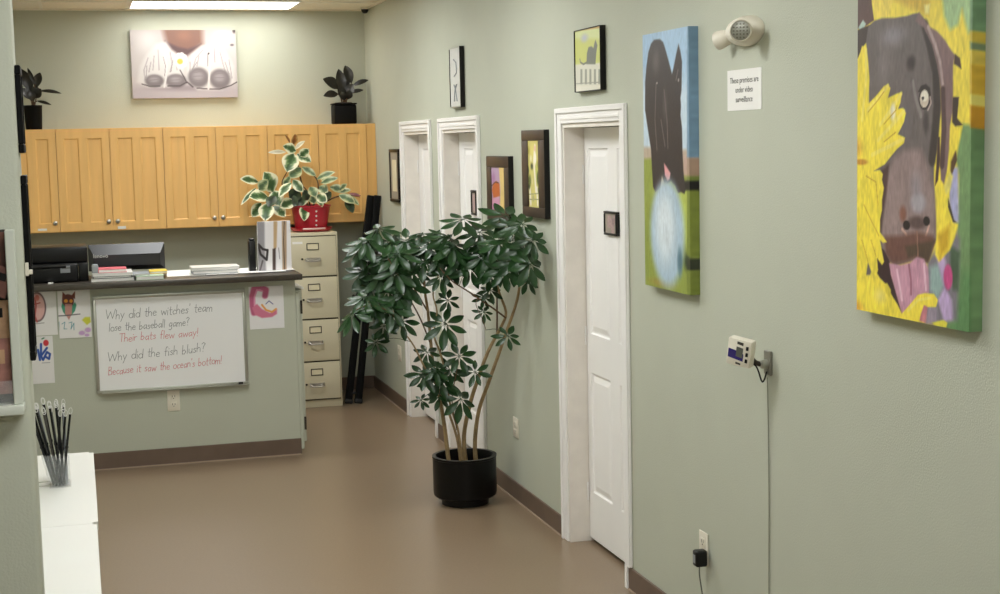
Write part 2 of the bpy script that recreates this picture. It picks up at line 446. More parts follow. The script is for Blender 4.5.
    ["p",[126,138,58],4,[[437,400],[565,398],[563,137],[432,151]]],
    ["p",[118,150,178],6,[[452,1100],[570,1100],[566,514],[439,517]]],
    ["p",[166,138,120],6,[[439,517],[566,514],[566,447],[438,449]]],
    ["p",[116,130,60],6,[[438,449],[566,447],[565,428],[438,430]]],
    ["p",[24,22,22],6,[[438,430],[565,428],[565,394],[437,397]]],
    ["p",[52,58,42],6,[[431,139],[563,137],[563,91],[431,93]]],
    ["p",[122,134,56],6,[[431,93],[563,91],[562,-61],[427,-60]]],
  ],
  'shoes': [
    ["p",[183,176,175],2,[[-206,735],[985,740],[950,-177],[-249,-157]]],
    ["e",[171,160,158],1,[394,513,437,151]],
    ["e",[194,189,188],1,[115,423,119,134]],
    ["e",[194,189,188],1,[684,437,106,137]],
    ["p",[169,160,165],30,[[-237,97],[960,84],[950,-177],[-249,-157]]],
    ["e",[144,135,140],0.9,[390,75,393,38]],
    ["p",[122,90,79],26,[[226,588],[539,588],[539,407],[439,347],[408,325],[349,332],[298,363],[263,423]]],
    ["e",[135,97,82],1,[399,468,90,68]],
    ["p",[88,68,70],12,[[256,430],[351,385],[425,370],[524,407],[454,347],[408,317],[349,332],[298,363]]],
    ["e",[75,63,64],0.8,[778,505,19,27]],
    ["e",[100,91,95],0.8,[758,399,23,14]],
    ["p",[199,195,194],14,[[35,124],[63,244],[111,326],[188,408],[263,423],[305,363],[363,317],[397,242],[384,121],[278,84],[115,86]]],
    ["p",[199,195,194],14,[[400,136],[404,242],[453,332],[531,392],[622,407],[711,346],[767,239],[770,117],[668,57],[487,59]]],
    ["l",[162,154,157],8,[[125,304],[91,214],[95,139]]],
    ["l",[162,154,157],8,[[145,273],[127,199]]],
    ["l",[162,154,157],8,[[201,363],[202,213]]],
    ["l",[162,154,157],8,[[290,348],[301,257],[283,197]]],
    ["l",[162,154,157],8,[[332,302],[336,212]]],
    ["l",[162,154,157],8,[[456,226],[482,301],[537,362]]],
    ["l",[162,154,157],8,[[436,272],[432,181]]],
    ["l",[162,154,157],8,[[621,376],[624,270]]],
    ["l",[162,154,157],8,[[665,346],[684,255],[704,179]]],
    ["l",[162,154,157],8,[[731,285],[748,148]]],
    ["l",[162,154,157],8,[[170,318],[157,213]]],
    ["l",[162,154,157],8,[[505,316],[487,241]]],
    ["l",[135,127,131],5,[[114,244],[103,154]]],
    ["l",[135,127,131],5,[[309,287],[290,197]]],
    ["l",[135,127,131],5,[[448,211],[488,271]]],
    ["l",[135,127,131],5,[[700,270],[727,178]]],
    ["e",[115,107,110],0.45,[165,131,70,49]],
    ["e",[147,140,143],0.8,[162,142,60,39]],
    ["l",[124,116,119],5,[[131,158],[194,162]]],
    ["l",[124,116,119],5,[[130,138],[193,140]]],
    ["l",[124,116,119],5,[[129,119],[193,118]]],
    ["e",[115,107,110],0.45,[325,129,78,53]],
    ["e",[147,140,143],0.8,[322,140,66,42]],
    ["l",[124,116,119],5,[[287,158],[358,163]]],
    ["l",[124,116,119],5,[[286,137],[357,139]]],
    ["l",[124,116,119],5,[[285,116],[356,115]]],
    ["e",[115,107,110],0.45,[495,154,79,76]],
    ["e",[147,140,143],0.8,[491,165,68,60]],
    ["l",[124,116,119],5,[[457,192],[528,199]]],
    ["l",[124,116,119],5,[[455,162],[527,165]]],
    ["l",[124,116,119],5,[[454,131],[525,131]]],
    ["e",[115,107,110],0.45,[657,141,79,76]],
    ["e",[147,140,143],0.8,[653,152,68,61]],
    ["l",[124,116,119],5,[[618,179],[690,186]]],
    ["l",[124,116,119],5,[[617,149],[689,152]]],
    ["l",[124,116,119],5,[[616,118],[688,118]]],
    ["l",[86,78,81],9,[[71,109],[130,90],[204,92]]],
    ["l",[86,78,81],11,[[263,92],[353,91],[407,121],[450,82]]],
    ["l",[86,78,81],9,[[480,74],[563,66],[653,65],[738,91],[785,117]]],
    ["l",[207,203,202],13,[[247,318],[263,243],[251,152],[236,85]]],
    ["l",[207,203,202],14,[[582,346],[580,210],[566,66]]],
    ["l",[108,99,103],4,[[238,310],[252,243],[242,167]]],
    ["l",[99,90,93],5,[[572,339],[570,240]]],
    ["e",[63,54,55],0.3,[581,335,6,9]],
    ["l",[75,66,70],8,[[358,212],[386,159],[406,113]]],
    ["e",[212,210,209],0.35,[402,283,19,23]],
    ["e",[212,210,209],0.35,[393,257,19,23]],
    ["e",[212,210,209],0.35,[373,243,19,22]],
    ["e",[212,210,209],0.35,[351,248,19,22]],
    ["e",[212,210,209],0.35,[337,270,20,23]],
    ["e",[212,210,209],0.35,[339,297,19,22]],
    ["e",[212,210,209],0.35,[354,319,19,23]],
    ["e",[212,210,209],0.35,[376,323,20,22]],
    ["e",[212,210,209],0.35,[395,309,20,22]],
    ["e",[185,174,75],0.4,[361,276,22,21]],
  ],
  'cat_fence': [
    ["p",[205,212,150],2,[[-187,438],[401,387],[395,-45],[-213,-26]]],
    ["p",[196,200,110],10,[[-198,253],[398,215],[397,111],[-204,133]]],
    ["p",[196,160,96],4,[[-190,392],[400,344],[399,262],[-196,281]]],
    ["e",[176,180,196],1,[130,235,81,31]],
    ["p",[214,212,198],3,[[-204,130],[397,111],[395,-45],[-213,-26]]],
    ["p",[146,150,136],2,[[69,100],[96,99],[93,31],[65,33]]],
    ["p",[146,150,136],2,[[131,97],[158,95],[155,29],[127,30]]],
    ["p",[146,150,136],2,[[191,94],[218,92],[215,26],[188,27]]],
    ["p",[146,150,136],2,[[251,91],[278,89],[275,24],[248,25]]],
    ["p",[146,150,136],2,[[310,88],[336,86],[333,22],[307,23]]],
    ["l",[150,150,138],4,[[9,37],[346,30]]],
    ["p",[108,112,104],3,[[152,118],[161,166],[183,191],[223,193],[249,183],[263,204],[277,218],[289,206],[302,192],[287,163],[272,111]]],
    ["l",[108,112,104],9,[[166,126],[111,120],[70,131],[64,145]]],
    ["p",[222,218,204],2,[[-210,35],[396,16],[395,-45],[-213,-26]]],
  ],
  'woods': [
    ["p",[206,196,116],2,[[-241,443],[303,433],[293,-86],[-281,-110]]],
    ["e",[222,208,120],1,[83,277,84,71]],
    ["e",[190,190,100],1,[144,187,67,100]],
    ["e",[90,100,50],0.7,[22,135,35,41]],
    ["e",[80,92,48],0.7,[159,147,26,50]],
    ["e",[60,70,40],0.8,[61,206,34,25]],
    ["l",[236,228,206],26,[[119,307],[97,237],[109,161],[121,86]]],
    ["l",[232,226,214],26,[[20,94],[32,18]]],
    ["l",[232,226,214],22,[[139,97],[150,17]]],
    ["l",[150,150,110],5,[[0,63],[187,73]]],
    ["l",[150,150,110],5,[[-1,37],[185,43]]],
    ["e",[226,190,170],0.5,[118,297,23,20]],
    ["e",[170,160,70],0.8,[15,287,28,31]],
    ["e",[236,226,170],0.8,[176,287,20,40]],
    ["e",[236,230,190],0.8,[47,246,25,25]],
    ["e",[70,84,44],0.8,[0,185,21,31]],
    ["e",[150,150,80],0.8,[163,217,23,30]],
    ["e",[60,76,40],0.8,[12,104,26,21]],
    ["e",[216,206,150],0.8,[65,130,20,25]],
    ["e",[70,84,46],0.8,[168,88,17,25]],
    ["e",[170,166,120],0.8,[76,45,24,26]],
    ["e",[216,204,150],0.8,[185,38,17,25]],
    ["e",[150,140,100],0.8,[-3,17,25,16]],
    ["e",[244,238,224],0.6,[120,247,25,45]],
  ],
  'purple': [
    ["p",[184,156,186],2,[[-243,328],[368,327],[360,-50],[-278,-73]]],
    ["p",[226,198,128],8,[[132,329],[368,327],[360,-50],[141,-54],[174,111]]],
    ["e",[170,120,170],1,[39,174,60,55]],
    ["p",[196,104,52],5,[[2,107],[36,146],[98,159],[157,144],[162,78],[30,63]]],
    ["l",[96,60,50],7,[[-6,129],[77,153],[137,149]]],
    ["p",[206,150,180],5,[[-53,61],[151,67],[146,1],[-59,-7]]],
  ],
  'owl': [
    ["p",[226,224,222],2,[[-96,363],[313,344],[294,-56],[-116,-32]]],
    ["e",[104,64,60],0.2,[60,227,35,42]],
    ["p",[120,70,60],2,[[31,284],[26,241],[50,258],[73,257],[102,237],[104,286],[85,263],[50,264]]],
    ["p",[74,150,120],2,[[25,217],[41,198],[44,136],[28,162],[20,193]]],
    ["p",[74,150,120],2,[[101,219],[82,196],[73,135],[98,164],[108,200]]],
    ["p",[190,140,130],2,[[42,210],[83,208],[79,147],[60,111],[39,149]]],
    ["e",[220,150,60],0.2,[48,228,11,11]],
    ["e",[220,150,60],0.2,[78,226,10,11]],
    ["l",[90,84,90],6,[[-8,139],[44,139],[126,144]]],
    ["l",[96,150,160],4,[[1,102],[-1,53]]],
    ["l",[96,150,160],4,[[18,89],[36,100],[28,58],[46,57]]],
    ["l",[96,150,160],4,[[59,93],[77,98],[69,55],[88,91],[86,48]]],
    ["p",[205,205,70],4,[[136,107],[155,124],[184,123],[188,92],[164,75]]],
    ["e",[196,160,205],0.5,[132,27,24,18]],
    ["e",[196,160,205],0.5,[168,44,24,19]],
    ["e",[196,160,205],0.5,[161,13,18,12]],
  ],
  'ring': [
    ["p",[226,224,222],2,[[-21,343],[267,330],[247,-67],[-42,-50]]],
    ["e",[96,78,80],0.12,[68,175,52,91]],
    ["e",[214,170,165],0.2,[68,175,45,82]],
    ["l",[176,84,80],9,[[59,230],[62,182],[53,121],[63,84]]],
    ["l",[176,84,80],7,[[40,189],[86,199]]],
    ["e",[200,120,110],0.3,[71,230,13,18]],
    ["l",[150,146,144],5,[[45,73],[103,76]]],
  ],
  'blue': [
    ["p",[226,224,222],2,[[-57,335],[232,318],[213,-50],[-77,-31]]],
    ["l",[52,84,160],13,[[59,242],[55,169],[74,193],[92,216]]],
    ["l",[52,84,160],13,[[55,169],[66,144],[91,191],[108,178],[101,148],[84,161]]],
    ["l",[52,84,160],13,[[40,207],[48,145]]],
    ["e",[205,60,66],0.3,[88,247,16,19]],
    ["l",[60,120,80],7,[[66,273],[78,278]]],
    ["l",[170,170,175],4,[[59,126],[105,126]]],
  ],
  'pinkcurl': [
    ["p",[228,226,226],2,[[-51,317],[325,299],[312,-51],[-65,-30]]],
    ["l",[186,96,128],36,[[101,209],[109,246],[72,270],[34,256],[19,206],[20,149],[28,105]]],
    ["l",[222,150,180],10,[[83,241],[52,249],[35,206],[33,149]]],
    ["p",[208,120,146],4,[[17,137],[49,161],[79,127],[128,99],[173,122],[172,91],[140,73],[77,70],[34,92]]],
    ["l",[226,160,84],12,[[80,153],[104,120],[141,105],[167,123]]],
    ["l",[110,110,150],6,[[105,158],[125,176],[149,155]]],
  ],
  'birch': [
    ["p",[226,222,224],2,[[-101,368],[280,355],[263,-94],[-118,-76]]],
    ["p",[150,146,150],6,[[-101,368],[50,363],[42,147],[47,-52],[-117,-44]]],
    ["l",[44,38,40],14,[[5,155],[29,128],[54,121]]],
    ["l",[44,38,40],14,[[4,142],[15,97],[52,63],[60,121]]],
    ["l",[90,82,86],10,[[5,-5],[26,58]]],
    ["p",[190,160,120],4,[[107,361],[133,360],[118,137],[98,106]]],
    ["p",[70,54,50],4,[[92,126],[112,131],[106,-22],[87,-21]]],
    ["p",[176,150,124],3,[[158,359],[190,358],[175,-57],[149,-56]]],
    ["l",[80,64,50],6,[[177,346],[164,168],[164,-12]]],
    ["l",[150,140,144],5,[[131,131],[135,66]]],
  ],
}
# ================================================================== THE SETTING
YB, ZC, XL = 11.69, 3.015, -2.78          # back wall, ceiling, left wall of the hall
YS, XS = 3.40, -2.3715                     # the wall end that stands close on the left
YREAR, XFRONT = -2.0, -4.4
DOORS = [(9.565, 10.335), (8.355, 9.18), (5.985, 6.775)]
HO = 2.042                                # opening height
bm = B(); box(bm, XFRONT, 1.2, YREAR-.12, YB+.12, -.12, 0); struct('floor', bm, 'floor')
bm = B(); box(bm, XFRONT, .14, YREAR-.12, YB+.12, ZC, ZC+.1)
ceil = struct('ceiling', bm, 'ceiling')
bm = B()
for k in range(24):                       # the suspension grid
    y = YB-.005-.61*k
    if y > YREAR: box(bm, XFRONT, -.002, y-.012, y+.012, ZC-.004, ZC+.01)
for k in range(8):
    x = -.6-.61*k
    if x > XFRONT: box(bm, x-.012, x+.012, YREAR, YB-.002, ZC-.0035, ZC+.01)
part('suspension_grid', bm, 'troffer', ceil)
bm = B(); ys = [YREAR-.12]
for a, b in sorted(DOORS): ys += [a, b]
ys += [YB+.12]
for i in range(0, len(ys), 2): box(bm, 0, .14, ys[i], ys[i+1], 0, ZC)
for a, b in DOORS: box(bm, 0, .14, a, b, HO, ZC)
struct('wall_right', bm, 'wall')
bm = B(); box(bm, XL-.12, 0, YB, YB+.12, 0, ZC); struct('wall_back', bm, 'wall')
bm = B(); box(bm, XL-.12, XL, YS+.16, YB, 0, ZC); struct('wall_left', bm, 'wall')
bm = B(); box(bm, XFRONT, XS, YS, YS+.16, 0, ZC, .012, 3); struct('wall_end', bm, 'wall')
bm = B(); box(bm, XFRONT-.12, XFRONT, YREAR-.12, YS+.16, 0, ZC); struct('wall_front_left', bm, 'wall')
bm = B(); box(bm, XFRONT, 0, YREAR-.12, YREAR, 0, ZC); struct('wall_behind', bm, 'wall')
def skirting(bm, x0, x1, y0, y1):
    box(bm, x0, x1, y0, y1, 0, .104, .003, 1)
bm = B()
for a, b in ((YREAR, 5.945), (6.852, 8.278), (9.257, 9.488), (10.412, YB)): skirting(bm, -.010, 0, a, b)
struct('baseboard_right', bm, 'base')
bm = B()
for a, b in ((YREAR, 5.945), (6.852, 8.278), (9.257, 9.488), (10.412, YB-.011)): box(bm, -.014, -.0101, a, b, 0, .007)
struct('trim_1', bm, 'joint')
bm = B(); skirting(bm, XL, -.0105, YB-.010, YB); struct('baseboard_back', bm, 'base')
bm = B(); box(bm, XL, -.001, YB-.02, YB-.001, ZC-.010, ZC-.002); box(bm, -.02, -.001, YREAR, YB-.021, ZC-.010, ZC-.002); struct('trim_2', bm, 'ceiling')

def door(n, y0, y1, panelled=True):
    d = thing('door_%d' % n, None, None, (0, (y0+y1)/2, 0), kind='structure')
    bm = B(); cw = .075                                        # casing with a raised outer bead
    zt = .105 if n == 3 else 0
    for a, b in ((y0-cw, y0), (y1, y1+cw)):
        inner = a < y0 and b <= y0
        z0 = .105 if (n == 3 and inner) else 0
        box(bm, -.012, 0, a, b, z0, HO+cw-.0005, .003, 1)
        if inner: box(bm, -.020, -.0121, a+.0005, a+.022, z0, HO+cw-.001, .003, 1)
        else: box(bm, -.020, -.0121, b-.022, b-.0005, z0, HO+cw-.001, .003, 1)
    if n == 3: box(bm, -.012, 0, y0-.03, y0, 0, .1049)
    box(bm, -.0125, 0, y0, y1, HO, HO+cw, .003, 1)
    box(bm, -.021, -.0126, y0-cw+.022, y1+cw-.022, HO+cw-.026, HO+cw-.0008, .003, 1)
    box(bm, -.017, -.0126, y0+.001, y1-.001, HO+.018, HO+.032, .002, 1)
    part('casing', bm, 'white', d)
    bm = B()                                                   # jamb lining and stop
    box(bm, -.002, .138, y1-.018, y1-.0003, 0, HO-.0003); box(bm, -.002, .138, y0+.0003, y0+.018, 0, HO-.0003)
    box(bm, -.002, .138, y0+.0181, y1-.0181, HO-.018, HO-.0003)
    part('jamb', bm, 'grubby', d)
    bm = B(); a, b = y0+.021, y1-.021; z0, z1 = .022, HO-.021; x = .098
    W = b-a; st = .115; mid = (a+b)/2
    pan = [(b-.324, b-.054), (a+.054, a+.304)] if n == 3 else [(mid+.05, b-st), (a+st, mid-.05)]
    rows = [(.255, .845), (1.035, 1.925)]
    # leaf face as a grid of rails and stiles with sunk, bevelled panels
    yc = sorted({a, b, *[q for p in pan for q in p]}); zc = sorted({z0, z1, *[q for p in rows for q in p]})
    for i in range(len(yc)-1):
        for j in range(len(zc)-1):
            Y0, Y1, Z0, Z1 = yc[i], yc[i+1], zc[j], zc[j+1]
            ispan = any(abs(Y0-p[0]) < 1e-6 and abs(Y1-p[1]) < 1e-6 for p in pan) and any(abs(Z0-r[0]) < 1e-6 and abs(Z1-r[1]) < 1e-6 for r in rows)
            if not ispan:
                bm.faces.new([bm.verts.new(p) for p in ((x, Y1, Z0), (x, Y0, Z0), (x, Y0, Z1), (x, Y1, Z1))])
            else:
                rg = [(0, x), (.006, x+.008), (.014, x+.009), (.040, x+.002)]
                prev = None
                for e, xx in rg:
                    q = [bm.verts.new(p) for p in ((xx, Y1-e, Z0+e), (xx, Y0+e, Z0+e), (xx, Y0+e, Z1-e), (xx, Y1-e, Z1-e))]
                    if prev:
                        for k in range(4): bm.faces.new((prev[k], prev[(k+1) % 4], q[(k+1) % 4], q[k]))
                    prev = q
                bm.faces.new(prev)
    bmesh.ops.remove_doubles(bm, verts=bm.verts, dist=1e-5)
    box(bm, x+.012, x+.035, a, b, z0, z1)
    for A, Bq in (((x, a, z0), (x+.012, a, z1)), ((x, b, z0), (x+.012, b, z1))):
        bm.faces.new([bm.verts.new(p) for p in ((x, A[1], z0), (x+.012, A[1], z0), (x+.012, A[1], z1), (x, A[1], z1))])
    for zz in (z0, z1): bm.faces.new([bm.verts.new(p) for p in ((x, a, zz), (x+.012, a, zz), (x+.012, b, zz), (x, b, zz))])
    part('door_leaf', bm, 'white', d, smooth=False)
    bm = B()
    box(bm, x-.004, x, a+.03, a+.065, .885, .935, .004)
    lathe(bm, [(0, -.03), (.016, -.028), (.018, -.018), (.008, -.008), (.008, 0)], (x-.004, a+.048, .91), 16, ax=(1, 0, 0))
    part('door_handle', bm, 'darkmetal', d)
    for z in (.25, 1.02, 1.8):
        bm = B(); tube(bm, [(x-.006, b+.002, z-.045), (x-.006, b+.002, z+.045)], .005, 8); part('hinge', bm, 'white', d)
    bm = B(); box(bm, .145, .15, y0-.1, y1+.1, 0, HO+.1); part('black_gap_sheet', bm, 'darkgap', d)  # black sheet stands in for the darkness seen under the door
    return d
for n, (a, b) in enumerate(DOORS, 1): door(n, a, b)

# ================================================================== CEILING LIGHTS
def troffer(x0, x1, y0, y1, label, lamp='diffuser'):
    t = thing('ceiling_light', label, 'ceiling light', ((x0+x1)/2, (y0+y1)/2, ZC-.012))
    bm = B()
    for q in ((x0, x1, y0, y0+.02), (x0, x1, y1-.02, y1), (x0, x0+.02, y0+.02, y1-.02), (x1-.02, x1, y0+.02, y1-.02)):
        box(bm, *q, ZC-.012, ZC-.0005, .002, 1)
    part('frame', bm, 'troffer', t)
    bm = B(); box(bm, x0+.02, x1-.02, y0+.02, y1-.02, ZC-.007, ZC-.001); part('diffuser', bm, lamp, t)
troffer(-1.815, -.595, 10.93, 11.54, 'lit rectangular ceiling light close to the back wall above the shoe picture', 'diffuser_dim')
for y in (9.0, 6.75): troffer(-2.0, -.79, y, y+.62, None)
for y in (4.4, 1.8, -.8): troffer(-2.20, -.99, y, y+.62, None)
for o in [o for o in bpy.data.objects if o.name.startswith('ceiling_light') and not o.get('label')]:
    o['label'] = 'lit rectangular ceiling light out of view, over the nearer hall'; o['group'] = 'ceiling lights over the hall'

# small dark camera dome in the corner
cp = at_z(2.985, 367.3, 11.2)
t = thing('security_camera', 'small dark dome camera in the far ceiling corner', 'camera', (-.037, 11.45, ZC))
bm = B(); lathe(bm, [(.0, 0), (.034, 0), (.034, -.012), (.030, -.016), (0, -.016)], (-.037, 11.45, ZC-.0005), 24); part('base', bm, 'ivory', t)
bm = B(); lathe(bm, [(.029, -.0165), (.027, -.03), (.017, -.044), (0, -.05)], (-.037, 11.45, ZC), 24); part('dome', bm, 'black', t)

# ================================================================== BACK WALL
def canvas(name, label, art, W, H, place, nu, nv, depth, back, grain=0.):
    t = thing(name, label, 'picture', back)
    picture('print', ART[art], W, H, place, nu, nv, t, depth, grain=grain)
    return t
S0 = Vector((-1.80, 11.65, 2.345))
t = canvas('canvas_picture', 'pale canvas of white baby shoes and a daisy above the cabinets', 'shoes', .788, .513,
       lambda u, v, d: (S0.x+u, 11.65+d*.98, S0.z+v), 170, 110, .038, S0)
bm = B(); box(bm, S0.x+.004, S0.x+.784, 11.66, 11.689, S0.z+.004, S0.z+.509); part('stretcher', bm, 'canvas_back', t)

# upper cabinets: one-door unit, then three two-door units, then a filler panel against the right wall
CZ0, CZ1, CY = 1.366, 2.122, 11.37
def cab_door(parent, x0, x1, knob_right, label=None):
    g = .002; x0 += g; x1 -= g; z0, z1 = CZ0+.006, CZ1-.006; yf, yb = CY-.020, CY-.001
    bm = B(); st = .052; ms = .058; mid = (x0+x1)/2
    xs = [x0, x0+st, mid-ms/2, mid+ms/2, x1-st, x1]; zs = [z0, z0+.06, z1-.065, z1]
    for i in range(5):
        for j in range(3):
            X0, X1, Z0, Z1 = xs[i], xs[i+1], zs[j], zs[j+1]
            if j == 1 and i in (1, 3):
                prev = None
                for e, yy in ((0, yf), (.009, yf+.010)):
                    q = [bm.verts.new(p) for p in ((X0+e, yy, Z0+e), (X1-e, yy, Z0+e), (X1-e, yy, Z1-e), (X0+e, yy, Z1-e))]
                    if prev:
                        for k in range(4): bm.faces.new((prev[k], prev[(k+1) % 4], q[(k+1) % 4], q[k]))
                    prev = q
                bm.faces.new(prev)
            else: bm.faces.new([bm.verts.new(p) for p in ((X0, yf, Z0), (X1, yf, Z0), (X1, yf, Z1), (X0, yf, Z1))])
    bmesh.ops.remove_doubles(bm, verts=bm.verts, dist=1e-5)
    edge = [e for e in bm.edges if e.is_boundary]
    r = bmesh.ops.extrude_edge_only(bm, edges=edge)
    for v in [v for v in r['geom'] if isinstance(v, bmesh.types.BMVert)]: v.co.y = yb
    d = part('door', bm, 'maple_edge', parent, smooth=False)
    kx = x1-.030 if knob_right else x0+.030
    bm = B(); lathe(bm, [(.006, 0), (.006, .010), (.015, .016), (.016, .022), (.011, .027), (0, .029)], (kx, yf-.001, z0+.065), 16, ax=(0, -1, 0))
    part('knob', bm, 'steel', d)
def cabinet(x0, x1, doors, label):
    t = thing('wall_cabinet', label, 'cabinet', ((x0+x1)/2, CY, CZ0))
    bm = B(); box(bm, x0+.0008, x1-.0008, CY, YB-.001, CZ0, CZ1)
    part('cabinet_body', bm, 'maple', t)
    for a, b, k in doors: cab_door(t, a, b, k)
    return t
X = [at_y(CY-.02, px, 175).x for px in (3, 57.5, 111, 164.5, 217, 268.5, 319.5, 369)]
cabinet(X[0]+.03, X[1], [(X[0]+.03, X[1], True)], 'maple wall cabinet with a single door, leftmost, beside the near wall edge')
c2 = cabinet(X[1], X[3], [(X[1], X[2], True), (X[2], X[3], False)], 'maple two-door wall cabinet above the black printer and monitor')
c3 = cabinet(X[3], X[5], [(X[3], X[4], True), (X[4], X[5], False)], 'maple two-door wall cabinet in the middle, below the right half of the shoe picture')
c4 = cabinet(X[5], X[7]-.012, [(X[5], X[6], True), (X[6], X[7]-.012, False)], 'maple two-door wall cabinet behind the variegated plant, topped by a potted plant')
bm = B(); box(bm, X[7]-.011, -.0005, CY-.012, YB-.001, CZ0, CZ1, .002, 1)
struct('trim_3', bm, 'maple')
# small labels stuck under two doors
def label_strip(parent, px0, px1, py0, py1):
    a, b = at_y(CY-.022, px0, py1), at_y(CY-.022, px1, py0)
    bm = B(); box(bm, a.x, b.x, CY-.0215, CY-.0202, a.z, b.z); part('label_strip', bm, 'paper', parent)
label_strip([o for o in bpy.data.objects if o.name == 'wall_cabinet'][0], 38, 47, 228.5, 231)
label_strip(c2, 118, 126, 226, 229)

# two dark potted plants on top of the cabinets
def shelf_plant(name, label, pot_px, zb, Y, leaves, mid, square):
    x0, x1 = at_y(Y, pot_px[0], pot_px[2]).x, at_y(Y, pot_px[1], pot_px[2]).x; zt = at_y(Y-.08, mid, pot_px[2]).z; cx = (x0+x1)/2; h = (x1-x0)/2*(.92 if square else 1)
    t = thing(name, label, 'potted plant', (cx, Y, zb))
    bm = B()
    if square:
        box(bm, cx-h, cx+h, Y-h, Y+h, zb+.0005, zt-.012, .012, 3); box(bm, cx-h-.003, cx+h+.003, Y-h-.003, Y+h+.003, zt-.0119, zt, .003, 2)
    else:
        lathe(bm, [(0, .0005), (h*.86, .0005), (h*.9, .01), (h, zt-zb-.02), (h*1.02, zt-zb-.018), (h*1.02, zt-zb), (h*.9, zt-zb), (h*.88, zt-zb-.02), (0, zt-zb-.02)], (cx, Y, zb), 36)
    part('pot', bm, 'jet', t)
    if square: bm = B(); lathe(bm, [(h*.85, .001), (h*.7, .006), (0, .009)], (cx, Y, zt), 24); part('soil', bm, 'soil', t)
    bm = B(); bs = B(); root = Vector((cx, Y, zt-.01))
    for b, tp, wpx, dy0, dy1 in leaves:
        p, q = at_y(Y+dy0, *b), at_y(Y+dy1, *tp); w = wpx*1.3*Y/FPX
        leaf(bm, p, q, w, (random.uniform(-.3, .3), -1, .45), bow=.10, fold=.22, nx=5, ny=9)
        tube(bs, smooth_path([root+Vector(((p.x-cx)*.25, 0, 0)), (root+p)/2+Vector((0, 0, .01)), p], 3), .004, 6)
    part('stems', bs, 'twig', t); part('leaves', bm, 'darkleaf', t, smooth='leaf')
shelf_plant('rubber_plant', 'dark rubber plant in a square black pot on the right end of the cabinets', (331.5, 355.5, 103), CZ1, 11.52,
    [((343,93),(338.5,69),8,0,.02),((351.5,83),(345,65.5),7.5,.02,.05),((338.5,88),(323,79),9.5,0,-.04),((338,94),(323.5,96),6.5,-.02,-.05),((353,85.5),(368.5,80),4,0,-.02),
     ((350,93),(363.5,90),3.5,0,-.03),((346,97),(353,84),8,-.03,-.04),((344,98),(338,86),7,-.03,-.05),((345,100),(341,92),5,-.05,-.07),((348,99),(350,90),6,-.04,-.07),((346,90),(345,76),7,.04,.06)], 343, True)
shelf_plant('leafy_plant', 'dark strap-leaved plant in a black pot on the left end of the cabinets', (23.5, 42, 105), CZ1, 11.52,
    [((35,84),(27.5,68),3,0,.02),((35.5,88),(40,72.5),6.5,0,.02),((40,91),(61.5,93.5),3,0,-.02),((37,101),(51.5,105),2.4,-.03,-.06),((32,92),(21,69),8,.02,.04),((33,97),(41,89),9,-.02,-.03),
     ((30,99),(22,88),7,-.02,-.04),((33,101),(30,91),6,-.05,-.06),((35,97),(36,85),6,.01,.02)], 33, False)

# ================================================================== RECEPTION DESK
DY, DX1, DZ = 9.343, -.948, 1.168
t = desk = thing('reception_desk', 'sage green reception half wall with dark counter and brown baseboard', 'desk', (-1.9, DY, 0))
bm = B(); box(bm, XL+.002, DX1, DY, DY+.12, 0, DZ-.0365); part('front_panel', bm, 'wall', t)
bm = B(); box(bm, XL+.002, -.918, DY-.135, DY+.47, DZ-.036, DZ, .004, 2); part('countertop', bm, 'counter', t)
bm = B(); box(bm, XL+.002, DX1+.004, DY-.011, DY-.0002, 0, .105, .003, 1); part('baseboard', bm, 'base', t)
bm = B(); box(bm, XL+.002, DX1, DY-.016, DY-.0112, 0, .007); part('joint_strip', bm, 'joint', t)
gx0, gx1 = DX1+.006, DX1+.045
bm = B(); box(bm, gx0, gx1, DY+.035, DY+.75, .075, 1.055, .003, 1); g = part('half_gate', bm, 'wall', t)
bm = B(); box(bm, gx0-.03, gx1+.012, DY-.0, DY+.034, .05, 1.03, .003, 1); 
bm.free()
bm = B(); box(bm, DX1+.0005, DX1+.024, DY-.004, DY+.03, .035, 1.04, .002, 1); part('gate_post', bm, 'wall', t)
for z in (.15, .90):
    bm = B(); box(bm, gx1-.012, gx1+.002, DY+.0335, DY+.0349, z, z+.085); part('hinge', bm, 'darkmetal', g)
bm = B(); prism(bm, [(gx0-.045, DY+.02, 1.083), (gx1+.012, DY+.02, 1.056), (gx1+.012, DY+.7, 1.056), (gx0-.045, DY+.7, 1.083)], (0, 0, .012)); part('gate_ledge', bm, 'laminate', g)

# whiteboard
b0, b1 = Vector((-2.189, 0, .475)), Vector((-1.264, 0, 1.078)); yb = DY-.001
wbd = t = thing('whiteboard', 'framed whiteboard with handwritten jokes on the desk front', 'whiteboard', ((b0.x+b1.x)/2, yb, b0.z))
bm = B(); box(bm, b0.x+.012, b1.x-.012, yb-.010, yb-.0005, b0.z+.012, b1.z-.012); part('panel', bm, 'board', t)
bm = B(); fw = .020
for q in ((b0.x, b1.x, b0.z, b0.z+fw), (b0.x, b1.x, b1.z-fw, b1.z), (b0.x, b0.x+fw, b0.z+fw, b1.z-fw), (b1.x-fw, b1.x, b0.z+fw, b1.z-fw)):
    box(bm, q[0], q[1], yb-.018, yb-.0004, q[2], q[3], .004, 2)
part('frame', bm, 'alu', t)
bm = B(); box(bm, b0.x+.03, b1.x-.0, yb-.045, yb-.0185, b0.z+.002, b0.z+.007); part('tray', bm, 'alu', t)
e0 = at_y(yb-.03, 238.5, 383).x
bm = B(); tube(bm, [(e0, yb-.032, b0.z+.015), (e0+.028, yb-.032, b0.z+.015)], .007, 10)
single('marker_pen', bm, 'black', 'small black marker lying on the right end of the whiteboard tray', 'marker')
